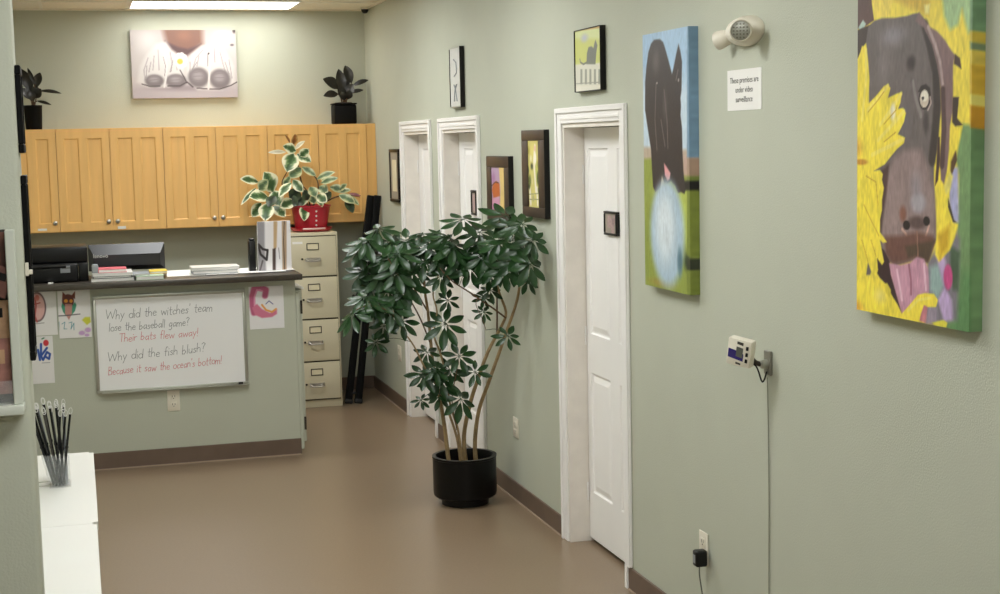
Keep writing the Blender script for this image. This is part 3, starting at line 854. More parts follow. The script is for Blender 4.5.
O_ = [(.36*.5+.18*math.cos(a*.5236+1.57), .25+.25*math.sin(a*.5236+1.57)) for a in range(13)]
GL = {
 'W': (.95, [[(0,1),(.2,0),(.42,.75),(.64,0),(.86,1)]]), 'h': (.42, [[(0,1),(0,0)],[(0,.3),(.14,.5),(.28,.4),(.3,0)]]),
 'y': (.42, [[(0,.5),(.15,.06)],[(.32,.5),(.05,-.4)]]), 'd': (.46, [O_,[(.37,1),(.37,0)]]), 'i': (.16, [[(.03,.5),(.03,0)],[(.03,.72),(.05,.78)]]),
 't': (.34, [[(.12,.9),(.12,.06),(.25,0)],[(0,.55),(.28,.55)]]), 'e': (.4, [[(0,.25),(.3,.3),(.26,.46),(.12,.5),(.01,.3),(.05,.06),(.18,0),(.32,.07)]]),
 'w': (.58, [[(0,.5),(.12,0),(.25,.42),(.38,0),(.5,.5)]]), 'c': (.37, [[(.3,.42),(.16,.5),(.01,.28),(.1,.02),(.3,.08)]]),
 's': (.35, [[(.27,.44),(.12,.5),(.04,.38),(.24,.2),(.18,.02),(0,.06)]]), "'": (.14, [[(.04,1.02),(.02,.8)]]),
 'a': (.43, [[(.3,.44),(.14,.5),(.01,.25),(.1,.01),(.29,.2)],[(.31,.5),(.34,0)]]), 'm': (.6, [[(0,.5),(0,0)],[(0,.33),(.12,.5),(.23,.4),(.24,0)],[(.24,.33),(.36,.5),(.47,.4),(.48,0)]]),
 'l': (.17, [[(.03,1),(.03,0)]]), 'o': (.42, [O_]), 'b': (.42, [[(0,1),(0,0)],[(0,.33),(.16,.5),(.31,.26),(.16,0),(0,.1)]]),
 'g': (.43, [[(.3,.44),(.14,.5),(.01,.26),(.1,.03),(.29,.2)],[(.31,.5),(.31,-.22),(.16,-.38),(0,-.28)]]),
 '?': (.42, [[(0,.85),(.14,1.02),(.3,.86),(.15,.56),(.14,.3)],[(.14,.07),(.14,0)]]), 'T': (.52, [[(0,1),(.5,1.02)],[(.25,1),(.24,0)]]),
 'r': (.31, [[(0,.5),(0,0)],[(0,.3),(.12,.48),(.25,.45)]]), 'f': (.34, [[(.28,.94),(.16,1),(.1,.8),(.1,0)],[(0,.5),(.25,.52)]]),
 'v': (.36, [[(0,.5),(.14,0),(.29,.52)]]), '!': (.16, [[(.04,1),(.03,.3)],[(.03,.07),(.03,0)]]), 'n': (.4, [[(0,.5),(0,0)],[(0,.33),(.14,.5),(.27,.4),(.28,0)]]),
 'B': (.46, [[(0,1),(0,0)],[(0,1),(.26,.95),(.28,.68),(0,.55)],[(0,.55),(.36,.45),(.33,.06),(0,0)]]), 'u': (.4, [[(0,.5),(.02,.1),(.14,0),(.28,.2)],[(.28,.5),(.29,0)]]),
 ',': (.14, [[(.05,.06),(.0,-.14)]]), ' ': (.36, []),
}
def handwriting(text, pa, pb, cap, ink):
    a, b = at_y(yb-.0104, *pa), at_y(yb-.0104, *pb); w = sum(GL[c][0] for c in text); k = (b.x-a.x)/w; sl = (b.z-a.z)/(b.x-a.x)
    bm = B(); x = 0
    for c in text:
        jit = random.uniform(-.06, .06)
        for st in GL[c][1]:
            P = []
            for gx, gy in st:
                X_ = a.x+(x+gx+.10*gy)*k; P.append(Vector((X_, yb-.0106, a.z+(X_-a.x)*sl+(gy+jit)*cap)))
            for i in range(len(P)-1):                      # a felt-tip stroke: a thin raised ribbon
                d = P[i+1]-P[i]; n = Vector((-d.z, 0, d.x)).normalized()*.0015; e = d.normalized()*.0012
                prism(bm, [P[i]-e+n, P[i]-e-n, P[i+1]+e-n, P[i+1]+e+n], (0, .0005, 0))
        x += GL[c][0]
    part('handwritten_line', bm, ink, wbd, 'red handwriting' if ink == 'redink' else 'black handwriting', smooth=False)
handwriting("Why did the witches' team", (105.5, 319.5), (213, 311), .056, 'blackink')
handwriting("lose the baseball game?", (109, 331.5), (190, 325.5), .050, 'blackink')
handwriting("Their bats flew away!", (119, 342), (198.5, 335.5), .050, 'redink')
handwriting("Why did the fish blush?", (107.5, 361.5), (206, 351.5), .056, 'blackink')
handwriting("Because it saw the ocean's bottom!", (108.5, 375.2), (222, 363.5), .050, 'redink')

def outlet_plate(label, x0, x1, z0, z1, plane, axis, kind='outlet'):
    """a duplex wall plate: axis 1 faces -Y (plane = y), axis 0 faces -X (plane = x)"""
    c, zc = (x0+x1)/2, (z0+z1)/2; h, v = abs(x1-x0)/2, (z1-z0)/2
    loc = (c, plane, z0) if axis == 1 else (plane, c, z0)
    t = thing('wall_outlet', label, 'outlet', loc)
    def bx(bm, a, b, d0, d1, e, f, bev=0):
        box(bm, a, b, plane-d1, plane-d0, e, f, bev, 2) if axis == 1 else box(bm, plane-d1, plane-d0, a, b, e, f, bev, 2)
    bm = B(); bx(bm, c-h, c+h, .0003, .006, z0, z1, .002); part('plate', bm, 'ivory', t)
    for s in (-1, 1):
        bm = B(); zz = zc+s*v*.38; bx(bm, c-h*.48, c+h*.48, .0061, .0085, zz-v*.25, zz+v*.25, .001); q = part('socket', bm, 'ivory', t)
        bm = B()
        for sx in (-1, 1): bx(bm, c+sx*h*.2-.0015, c+sx*h*.2+.0015, .0086, .009, zz-.003, zz+.009)
        bx(bm, c-.0025, c+.0025, .0086, .009, zz-.012, zz-.007)
        part('slots', bm, 'slot', q)
    return t
outlet_plate('ivory outlet on the desk front below the whiteboard', -1.769, -1.693, .337, .467, DY, 1)
outlet_plate('ivory outlet low on the right wall beside the potted tree', 7.622, 7.716, .352, .462, 0, 0)
outlet_plate('ivory outlet low on the right wall left of the farthest door, partly behind leaves', 10.63, 10.74, .362, .475, 0, 0)
outlet_plate('ivory outlet on the nearest right wall with a black adapter plugged in', 5.103, 5.182, .334, .460, 0, 0)

# children's drawings on the desk front
def drawing(name, label, art, x0, x1, z0, z1, y):
    t = thing(name, label, 'drawing', ((x0+x1)/2, y, z0))
    bm = B(); box(bm, x0, x1, y+.0003, y+.0012, z0, z1); part('sheet', bm, 'paper', t)
    picture('crayon_drawing', ART[art], x1-x0, z1-z0, lambda u, v, d: (x0+u, y, z0+v), 90, 110, t, m='drawing')
drawing('drawing', "child's drawing of a red and green owl on a branch, left of the whiteboard", 'owl', -2.391, -2.201, .83, 1.14, DY-.006)
drawing('drawing', "child's drawing of a round ringed pink figure at the left end of the desk", 'ring', -2.58, -2.40, .855, 1.136, DY-.0045)
drawing('drawing', "child's drawing in blue with a red spot, lowest on the desk front", 'blue', -2.56, -2.432, .561, .85, DY-.0025)
drawing('drawing', 'white sheet with a pink curled crayon shape, right of the whiteboard', 'pinkcurl', -1.241, -1.024, .82, 1.09, DY-.004)

# ---- on the counter
T0 = DZ+.0004
# printer
x0, x1 = at_y(9.36, 26, 262).x, at_y(9.36, 88, 262).x; y0 = 9.36
t = thing('printer', 'black desktop printer at the left end of the counter', 'printer', ((x0+x1)/2, y0+.17, T0))
bm = B(); box(bm, x0, x1-.06, y0, y0+.36, T0, T0+.115, .014, 3); box(bm, x1-.059, x1, y0+.03, y0+.36, T0, T0+.115, .008, 2); part('body', bm, 'black', t)
bm = B(); box(bm, x0, x1, y0+.04, y0+.36, T0+.1155, T0+.212, .012, 3); part('scanner_lid', bm, 'black', t)
bm = B(); tube(bm, [(x0+.01, y0-.001, T0+.10), (x1-.13, y0-.001, T0+.10)], .012, 12); part('roller', bm, 'blackframe', t)
a, b = at_y(y0-.002, 60.5, 273), at_y(y0-.002, 70, 265.5)
bm = B(); box(bm, a.x, b.x, y0-.003, y0-.0003, a.z, b.z); q = part('control_panel', bm, 'bluegrey', t)
bm = B(); a = at_y(y0-.004, 62, 268); b = at_y(y0-.004, 70, 267.4)
bm = B(); box(bm, a.x, b.x, y0-.0045, y0-.0031, a.z-.004, b.z-.001); part('buttons', bm, 'slot', q)
a = at_y(y0-.01, 48, 281.5)
bm = B(); box(bm, a.x, a.x+.03, 9.30, y0-.004, T0, T0+.006); single('paper_slip', bm, 'paper', 'tiny white paper slip on the counter edge in front of the printer', 'paper slip')
# monitor, seen from behind
x0, x1 = at_y(9.72, 88.2, 255).x, at_y(9.72, 165, 255).x; zt = at_y(9.70, 120, 244.3).z
t = thing('monitor', 'black computer monitor seen from behind, next to the printer', 'monitor', ((x0+x1)/2, 9.75, T0))
bm = B(); v = [(x0, T0+.03), (x1, T0+.03), (x1, zt), (x0, zt)]; e = .032
prev = None
for i_, yy in ((0, 9.775), (0, 9.752), (1, 9.70), (1, 9.70)):
    pts = [(x0+e*i_, yy, T0+.03+e*i_), (x1-e*i_, yy, T0+.03+e*i_), (x1-e*i_, yy, zt-.010*i_-.055*i_), (x0+e*i_, yy, zt-.010*i_-.055*i_)]
    q = [bm.verts.new(p) for p in pts]
    if prev:
        for k in range(4): bm.faces.new((prev[k], prev[(k+1) % 4], q[(k+1) % 4], q[k]))
    else: bm.faces.new(q)
    prev = q
bm.faces.new(prev); bmesh.ops.remove_doubles(bm, verts=bm.verts, dist=1e-5)
part('housing', bm, 'charcoal', t, sharp=20)
bm = B(); box(bm, x0+.02, x1-.02, 9.7755, 9.7775, T0+.05, zt-.02); part('screen', bm, 'lcd', t)
bm = B(); cx = (x0+x1)/2; box(bm, cx-.03, cx+.03, 9.72, 9.745, T0+.01, T0+.06); part('stand_neck', bm, 'black', t)
bm = B(); box(bm, cx-.12, cx+.12, 9.66, 9.80, T0, T0+.010, .004, 2); part('stand_foot', bm, 'black', t)
def text_mesh(s, size, right, up, origin, align='CENTER', depth=.0004):
    cu = bpy.data.curves.new('t', 'FONT'); cu.body = s; cu.size = size; cu.align_x = align; cu.align_y = 'CENTER'; cu.extrude = depth; cu.resolution_u = 3; cu.space_line = 1.15
    o = bpy.data.objects.new('t', cu); C.objects.link(o); bpy.context.view_layer.update()
    me = bpy.data.meshes.new_from_object(o.evaluated_get(bpy.context.evaluated_depsgraph_get())); bpy.data.objects.remove(o)
    right, up = Vector(right).normalized(), Vector(up).normalized(); n = right.cross(up)
    mt = Matrix.Identity(4)
    for i in range(3): mt[i][0] = right[i]; mt[i][1] = up[i]; mt[i][2] = n[i]; mt[i][3] = origin[i]
    me.transform(mt); bm = bmesh.new(); bm.from_mesh(me); bpy.data.meshes.remove(me); return bm
lp = at_y(9.715, 100.5, 256)
part('maker_lettering', text_mesh('lenovo', .034, (1, 0, 0), (0, .0, 1), (lp.x, 9.6990, lp.z)), 'laminate', t, 'white lettering', smooth=False)
# books and papers
def book(px0, px1, z, th, y0, dep, cover, label, cat='book', rot=0., name='book', group=None):
    """a book lying flat: cover with a spine, and a block of pages"""
    a, b = at_y(y0, px0, 275).x, at_y(y0, px1, 275).x
    t = thing(name, label, cat, ((a+b)/2, y0, z), group)
    c = min(.003, th*.2)
    bm = B(); box(bm, a, b, y0, y0+dep, z, z+c); box(bm, a, b, y0, y0+dep, z+th-c, z+th); box(bm, a, a+c, y0, y0+dep, z+c, z+th-c)
    part('cover', bm, cover, t, smooth=False)
    bm = B(); box(bm, a+c*1.2, b-.004, y0+.003, y0+dep-.003, z+c*1.05, z+th-c*1.05); part('pages', bm, 'paper', t, smooth=False)
    return z+th+.0004
y0 = 9.30
z = book(91, 134, T0, .017, y0, .27, 'laminate', 'white binder lying flat, bottom of the stack in front of the monitor')
bm = B(); a, b = at_y(y0+.01, 93, 275).x, at_y(y0+.01, 131, 275).x
z = book(93, 132, z+.0005, .012, y0+.01, .24, 'black', 'thin black folder between two white binders in front of the monitor', 'folder', name='folder')
z2 = book(92.5, 133, z, .020, y0+.005, .26, 'laminate', 'white binder lying flat, upper one of the stack in front of the monitor')
book(98.5, 127, z2, .022, y0+.02, .18, 'pink', 'pink notebook lying on top of the white binders')
a, b = at_y(y0+.12, 91.5, 266).x, at_y(y0+.12, 98.2, 266).x
bm = B(); box(bm, a, b, y0+.03, y0+.10, z2, z2+.045, .004, 2); box(bm, a+.004, b-.004, y0+.045, y0+.085, z2+.0452, z2+.052, .002, 1); single('tape_box', bm, 'bluegrey', 'small grey box on the white binders left of the pink notebook', 'box')
z = book(136, 164, T0, .024, 9.28, .20, 'green', 'pale green folder lying on the counter right of the binder stack', 'folder', name='folder')
book(133, 150, z, .010, 9.33, .2, 'bluegrey', 'grey folder half across the pale green folder', 'folder', name='folder')
book(150, 167.5, z, .016, 9.42, .16, 'yellow', 'yellow notepad lying on the pale green folder', 'notepad', name='notepad')
z = T0
def sheet(corners, z, label, m='paper', name='paper_sheet', th=.002, group=None):
    bm = B(); prism(bm, [(*at_z(z, *q).xy, z) for q in corners], (0, 0, th)); return single(name, bm, m, label, 'paper', group=group, smooth=False)
sheet([(167, 277), (205.5, 275), (205, 269), (167, 271)], T0, 'white papers lying flat left of the grey ledger')
sheet([(206, 275), (252, 273), (250, 268), (205.5, 270)], T0+.0025, 'white papers lying flat in the middle of the counter')
q = sheet([(246, 273.2), (286, 271.2), (283, 265.8), (246, 268.2)], T0+.005, 'white papers lying flat at the right end of the counter')
p = at_z(T0+.009, 264.5, 268.8)
bm = B(); tube(bm, [(p.x-.035, p.y, T0+.0125), (p.x+.035, p.y+.01, T0+.0125)], .0045, 8); single('pen', bm, 'black', 'short black pen on the papers in front of the birch booklet', 'pen')
# ledgers
yl = 9.44
zz = T0+.0048
zz = book(193, 238, zz, .022, yl+.02, .20, 'bluegrey', 'grey ledger lying under the white one right of the monitor', name='ledger')
zz = book(192, 240, zz, .020, yl+.01, .21, 'laminate', 'white ledger lying on top of the grey one right of the monitor', name='ledger')
# booklet with birch trunks, standing
y0 = 9.48; x0, x1, z0, z1 = -1.156, -.945, T0+.008, 1.49
t = thing('brochure_stand', 'white standing booklet with birch trunks at the right end of the counter', 'booklet', ((x0+x1)/2, y0, z0))
bm = B(); box(bm, x0, x1, y0+.0006, y0+.012, z0, z1, .001, 1); part('front_board', bm, 'paper', t)
picture('birch_print', ART['birch'], .21, .29, lambda u, v, d: (x0+.0005+u*(x1-x0-.001)/.21, y0, z0+.001+v*(z1-z0-.002)/.29), 90, 110, t)
bm = B(); prism(bm, [(x0, y0+.0125, z1-.01), (x1, y0+.0125, z1-.01), (x1, y0+.10, z0), (x0, y0+.10, z0)], (0, .004, 0)); part('back_strut', bm, 'paper', t, smooth=False)
bm = B(); box(bm, x1-.05, x1+.02, y0-.02, y0+.11, T0+.0074, z0-.0002); part('foot', bm, 'paper', t)
bm = B(); box(bm, x0-.055, x0-.012, y0+.02, y0+.10, T0, T0+.20, .008, 2); box(bm, x0-.05, x0-.018, y0+.025, y0+.095, T0+.2001, T0+.215, .004, 1)
single('speaker', bm, 'black', 'small black upright box behind the left edge of the birch booklet', 'box')
EXPOSURE = 0.9
# ================================================================== FILING CABINET CORNER
fx0, fx1, fy, fz = -.768, -.388, 10.99, 1.318
t = fc = thing('filing_cabinet', 'putty coloured four-drawer filing cabinet in the back corner', 'filing cabinet', ((fx0+fx1)/2, fy, 0))
bm = B(); box(bm, fx0, fx1, fy+.0, fy+.67, .0, fz, .004, 2); part('body', bm, 'putty', t)
bm = B(); box(bm, fx0+.012, fx1-.012, fy-.0025, fy-.0002, .055, fz-.022); part('drawer_gap', bm, 'putty_gap', t, smooth=False)
zs = [(.992, 1.290), (.672, .986), (.352, .666), (.062, .346)]
cx = (fx0+fx1)/2
for z0, z1 in zs:
    bm = B(); box(bm, fx0+.016, fx1-.016, fy-.018, fy-.003, z0+.004, z1-.002, .003, 2); d = part('drawer', bm, 'putty', t)
    zl = z1-.075
    bm = B(); w, h = .046, .026
    for q in ((-w, w, h-.006, h), (-w, w, -h, -h+.006), (-w, -w+.006, -h+.006, h-.006), (w-.006, w, -h+.006, h-.006)): box(bm, cx+q[0], cx+q[1], fy-.023, fy-.0183, zl+q[2], zl+q[3], .001, 1)
    lh = part('label_holder', bm, 'darkmetal', d)
    bm = B(); box(bm, cx-w+.006, cx+w-.006, fy-.0195, fy-.0183, zl-h+.006, zl+h-.006); part('label_card', bm, 'cream', d)
    zh = z1-.178
    bm = B(); tube(bm, smooth_path([(cx-.052, fy-.0185, zh+.012), (cx-.050, fy-.040, zh+.006), (cx-.03, fy-.047, zh-.004), (cx+.03, fy-.047, zh-.004), (cx+.050, fy-.040, zh+.006), (cx+.052, fy-.0185, zh+.012)], 3), .006, 8)
    box(bm, cx-.058, cx+.058, fy-.0205, fy-.0182, zh-.010, zh+.020, .001, 1)
    part('handle', bm, 'steel', d)
    bm = B(); lathe(bm, [(.008, 0), (.008, .006), (0, .007)], (cx-.082, fy-.0182, zh+.012), 14, ax=(0, -1, 0)); part('latch', bm, 'darkmetal', d)
bm = B(); box(bm, fx0+.04, fx0+.115, fy-.0192, fy-.0181, 1.238, 1.254); part('paper_label', bm, 'paper', t)

# red pot with variegated plant
px_, py_, pz = -.553, 11.17, fz+.0005
t = thing('variegated_plant', 'bushy plant with cream-edged leaves in a red pot on the filing cabinet', 'potted plant', (px_, py_, pz))
bm = B(); lathe(bm, [(0, 0), (.128, 0), (.150, .012), (.158, .030), (.150, .030), (.140, .016), (0, .012)], (px_, py_, pz), 40); part('saucer', bm, 'redpot', t)
bm = B(); lathe(bm, [(0, .0165), (.112, .0165), (.118, .022), (.146, .185), (.154, .187), (.154, .198), (.140, .198), (.134, .17), (0, .17)], (px_, py_, pz), 40); part('pot', bm, 'redpot', t)
bm = B(); lathe(bm, [(.128, .1705), (.06, .176), (0, .178)], (px_, py_, pz), 24); part('soil', bm, 'soil', t)
bm = B(); a = at_y(py_-.15, 299, 228.3); b = at_y(py_-.15, 320, 227.6)
bm = B(); tube(bm, smooth_path([(px_-.083, py_-.135, pz+.026), (px_, py_-.1585, pz+.026), (px_+.083, py_-.135, pz+.026)], 6), .007, 8); part('painted_highlight', bm, 'pale', t, 'pale pink painted highlight on the saucer')  # pale pink strip imitates the highlight along the saucer edge
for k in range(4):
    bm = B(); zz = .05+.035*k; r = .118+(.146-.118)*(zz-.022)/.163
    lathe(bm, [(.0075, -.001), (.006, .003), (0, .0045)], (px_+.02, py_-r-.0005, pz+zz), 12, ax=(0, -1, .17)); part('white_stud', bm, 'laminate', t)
bs = B()
STEMS = [[(309,212),(304,192),(300,176),(298,165),(293,154),(294,140)], [(304,212),(291,194),(282,184),(287,172)], [(313,212),(318,191),(316,178),(303,168)], [(317,210),(331,199),(346,195),(360,197)],
         [(302,212),(286,200),(272,194),(262,186)], [(303,212),(290,207),(275,206)], [(310,212),(309,195),(303,186)]]
for s in STEMS:
    P = [at_y(py_-.03, *q) for q in s]; P[0] = Vector((P[0].x, py_, pz+.172))
    P = smooth_path(P, 4); tube(bs, P, [.007-.004*i/len(P) for i in range(len(P))], 7)
part('stems', bs, 'twig', t)
VL = [((273,192),(264,172),17,0),((258,182),(240,179),8,0),((256,188),(241,205),4,0),((268,197),(249,197),12,0),((273,191),(280,206),13,0),((268,203),(265,221),13,0),((261,203),(252,217),10,0),
      ((273,206),(285,217),11,0),((294,201),(280,207),10,0),((291,183),(279,197),8,0),((293,153),(287,172),14,0),((296,151),(283,146),9,0),((286,152),(268,152.5),3.5,2),((297,154),(311,162),10,0),((300,156),(309,149),8,0),
      ((295,149),(305,141),4,2),((293,145),(295,134),6,3),((290,143),(285,135),2.5,3),((301,168),(289,178),10,1),((293,180),(303,192),8,0),((319,187),(328,192),9,1),((317,179),(335,172),6,1),((321,183),(338,178),6,1),
      ((305,195),(302,206),9,0),((310,187),(316,197),9,1),((312,196),(314,204),8,1),((317,195),(327,202),9,0),((330,187),(344,190),7,1),((303,206),(304,221),9,0),((337,192),(351,190),5,1),((339,195),(355,203),8,1),
      ((346,200),(353,213),8,4),((349,193.5),(361,196),2.5,5),((302,167),(316,176),6,1),((298,189),(291,201),11,4),((301,197),(294,207),10,4),((308,200),(303,190),8,4),((331,192),(322,200),7,4),((345,196),(359,205),6,1),
      ((322,178),(331,183),6,1),((275,196),(268,207),9,4),((259,190),(268,180),9,1),((340,190),(347,184),5,1),((290,196),(297,206),8,4),((318,200),(322,207),6,1),((284,186),(290,176),6,1)]
bm = B(); cl = bm.verts.layers.float_color.new('print')
PAL = [((62,92,52),(120,146,96),(240,236,204)), ((92,116,84),(140,158,112),(206,206,164)), ((208,196,168),(226,216,190),(238,232,206)), ((150,92,48),(176,116,60),(196,150,90)), ((34,48,32),(52,70,46),(70,84,56)), ((96,24,30),(110,40,40),(120,50,50))]
rs = random.Random(5)
for i, (b, tp, w, pal) in enumerate(VL):
    d0 = rs.uniform(-.05, .04)-(.05 if tp[0] < 285 else 0); p = at_y(py_-.06+d0, *b); q = at_y(py_-.10+d0+rs.uniform(-.04, .01), *tp); ph = rs.uniform(0, 9)
    c0, c1, c2 = (lin(c) for c in PAL[pal])
    def colf(tt, s, ph=ph, c0=c0, c1=c1, c2=c2):
        e = abs(s)+.16*math.sin(tt*11+ph)+(.35 if tt > .9 else 0)
        c = c0 if e < .35 else (c1 if e < .62 else c2)
        return (*c, 1)
    leaf(bm, p, q, w*1.22*py_/FPX, (rs.uniform(-.4, .4), -1, rs.uniform(.1, .6)), bow=.08, fold=.14, nx=11, ny=13, col=colf, cl=cl)
part('leaves', bm, 'varileaf', t, smooth='leaf')

# folded black stand leaning in the corner: two long rails
t = thing('folding_stand', 'tall folded black stand with two rails leaning in the back right corner', 'stand', (-.30, 11.03, 0))
def rail(bx, by, px, py):
    top = at_y(11.23, px, py); bot = Vector((bx, by, .004)); d = (top-bot).normalized(); s = Vector((1, 0, 0)); s = (s-d*s.dot(d)).normalized(); n = d.cross(s)
    bm = B(); c = (top+bot)/2; obox(bm, c, (s, n, d), (.027, .014, (top-bot).length/2), .004)
    obox(bm, c-n*.0155 if n.y > 0 else c+n*.0155, (s, n, d), (.008, .0012, (top-bot).length/2-.03)); part('rail', bm, 'jet', t)
    bm = B(); obox(bm, bot+d*.02, (s, n, d), (.030, .019, .014), .004); part('rubber_foot', bm, 'blacksoft', t)
    return bot, top
b1_, t1_ = rail(-.338, 11.035, 370.6, 195.5)
b2_, t2_ = rail(-.266, 11.015, 377.6, 195.5)
bm = B(); 
for k in (.05, .62): tube(bm, [b1_.lerp(t1_, k), b2_.lerp(t2_, k)], .010, 10)
part('hinge_rod', bm, 'blackframe', t)
p = b1_.lerp(t1_, .50); bm = B(); tube(bm, [p+Vector((-.02, -.01, 0)), p+Vector((-.055, -.03, .035))], .010, 10); part('locking_knob', bm, 'black', t)

# ================================================================== POTTED TREE
pcx, pcy, R = -.283, 7.725, .174
t = tree = thing('potted_tree', 'large umbrella-leaved tree in a round black pot by the right wall', 'potted tree', (pcx, pcy, 0))
bm = B(); lathe(bm, [(0, .001), (R*.74, .001), (R*.74, .036), (R*.90, .040), (R*.985, .052), (R, .07), (R, .255), (R*1.015, .258), (R*1.015, .268), (R*.90, .268), (R*.87, .25), (R*.86, .20), (0, .20)], (pcx, pcy, 0), 56)
part('pot', bm, 'blackpot', t)
bm = B(); lathe(bm, [(R*.855, .2005), (R*.5, .212), (0, .216)], (pcx, pcy, 0), 32); part('soil', bm, 'soil', t)
TR = [  # trunk points in the picture, depth offsets from the pot, radii
 ([(449,461),(445,430),(440,400),(434,372),(431,345),(428,312),(425,292),(424,272)], (0,.02,.03,.04,.05,.05,.05,.05), (.012,.006)),
 ([(461,462),(457,438),(447,408),(438,388),(425,368),(414,346),(403,331),(396,318)], (-.02,-.04,-.05,-.06,-.08,-.10,-.12,-.14), (.008,.003)),
 ([(466,462),(464,436),(470,404),(479,376),(487,354),(495,338),(502,325),(506,312),(499,292),(494,272),(490,258)], (.01,.0,-.02,-.04,-.06,-.08,-.10,-.12,-.14,-.15,-.15), (.0125,.005)),
 ([(476,461),(475,440),(479,410),(488,384),(498,356),(507,330),(516,304),(521,284),(524,262),(524,240)], (.02,.03,.02,-.02,-.08,-.14,-.22,-.28,-.34,-.36), (.0125,.005)),
 ([(463,462),(458,430),(450,404),(446,376),(440,352),(434,335),(437,312),(433,294),(438,276),(444,256),(450,240)], (-.03,-.05,-.05,-.05,-.04,-.04,-.03,-.03,-.03,-.03,-.03), (.007,.003)),
 ([(506,318),(494,309),(478,298),(466,290),(452,281),(440,268)], (-.12,-.14,-.15,-.14,-.12,-.10), (.005,.003)),
 ([(497,335),(497,310),(496,288),(488,272),(482,256)], (-.08,-.10,-.10,-.08,-.05), (.005,.003)),
 ([(431,345),(420,318),(408,296),(398,276),(388,258)], (.05,.02,-.02,-.05,-.08), (.0045,.003)),
 ([(428,312),(414,288),(404,270),(386,246),(368,246)], (.05,.06,.08,.10,.12), (.0045,.0025)),
 ([(424,285),(412,262),(420,244),(424,238)], (.05,.05,.06,.06), (.004,.003)),
 ([(396,318),(382,308),(366,306),(356,310)], (-.14,-.16,-.18,-.20), (.0035,.002)),
 ([(440,352),(444,338),(448,327),(444,322)], (-.04,-.07,-.09,-.10), (.004,.003)),
 ([(438,388),(430,378),(424,372)], (-.06,-.08,-.10), (.003,.002)), ([(447,408),(456,402),(461,399)], (-.05,-.10,-.13), (.0035,.0025)),
 ([(457,430),(452,400),(456,375),(459,358)], (-.05,-.08,-.11,-.12), (.0035,.002)), ([(479,376),(477,374),(475,372)], (-.04,-.10,-.14), (.003,.002)),
 ([(495,338),(500,338),(504,337)], (-.08,-.14,-.16), (.003,.002)), ([(478,298),(476,305),(482,318),(486,330)], (-.15,-.17,-.18,-.18), (.002,.0015)),
]
nodes = []
for pts, dy, (r0, r1) in TR:
    P = [at_y(pcy+d, *q) for q, d in zip(pts, dy)]
    for p in P:
        if p.x > -.03: p.x = -.03
    main = r0 > .0065
    if main: P[0].z = .208
    P = smooth_path(P, 4); k = len(P)
    bm = B(); tube(bm, P, [r0+(r1-r0)*i/(k-1) for i in range(k)], 9); part('trunk' if main else 'branch', bm, 'bark' if r0 > .0062 else 'twig', t)
    nodes += [p for p in P if p.z > .62]
# umbrella leaves: (px, py, depth, size, turn of the umbrella towards the viewer)
CL = [(378,229,.10,1.0,.5),(359,248,.12,1.0,.5),(392,242,.06,1,.5),(366,240,.04,1,.5),(386,256,.02,1,.5),(372,262,.10,.95,.6),(406,240,.05,1,.5),(398,254,-.06,1,.55),(422,234,.06,.9,.45),(432,243,-.02,1,.5),(414,252,0,1,.55),
      (364,272,.14,.95,.9),(381,276,.02,.9,1.0),(372,288,.06,.8,1.0),(396,272,-.08,1,.9),(407,284,-.10,1,1.0),(398,296,-.12,.9,1.0),(388,290,-.04,.9,1.0),(366,297,-.16,.95,.5),(352,313,-.20,.95,.45),(376,302,-.14,.9,.6),(392,310,-.15,.95,1.0),(402,321,-.15,.8,1.1),
      (412,270,-.06,.95,.9),(424,262,-.05,.9,.9),(463,219,-.02,1.05,.4),(447,236,-.04,1,.5),(454,246,-.10,1,.6),(440,256,-.08,.9,.9),(452,262,-.10,1,1.0),(462,258,-.12,.95,.9),(441,276,-.10,.8,1.1),(470,268,-.14,.95,1.0),(479,232,-.08,1,.5),(490,240,-.12,1,.5),(474,246,-.10,1,.55),
      (484,256,-.16,1,.8),(496,262,-.20,1,.9),(506,216,-.20,1.1,.75),(500,240,-.22,1.05,.55),(522,224,-.34,1.0,.45),(512,240,-.28,1,.7),(524,250,-.36,1,.9),(515,262,-.30,1,.95),(530,264,-.40,.9,1.0),(504,270,-.24,.9,1.0),(490,276,-.18,.75,1.0),(533,240,-.42,.8,.9),(511,226,-.10,.8,.8),(528,280,-.38,.6,1.1),
      (445,324,-.12,1.05,1.05),(427,352,-.06,.7,.9),(459,356,-.14,.8,1.0),(440,378,-.10,1.0,.9),(424,374,-.12,.8,.9),(450,370,-.08,.8,1.0),(475,372,-.16,.7,1.0),(461,399,-.15,.95,1.1),(440,396,-.10,.6,.9),(436,370,-.14,.7,.8),
      (508,336,-.18,.65,.9),(484,312,-.16,.5,.9),(484,298,-.14,.5,.9),(376,342,-.02,.6,1.2),(384,326,-.06,.7,1.1),(421,400,-.08,.45,.8),(448,300,-.05,.6,1.0),(490,290,-.16,.6,1.0)]
rs = random.Random(11)
bm = B(); bp = B()
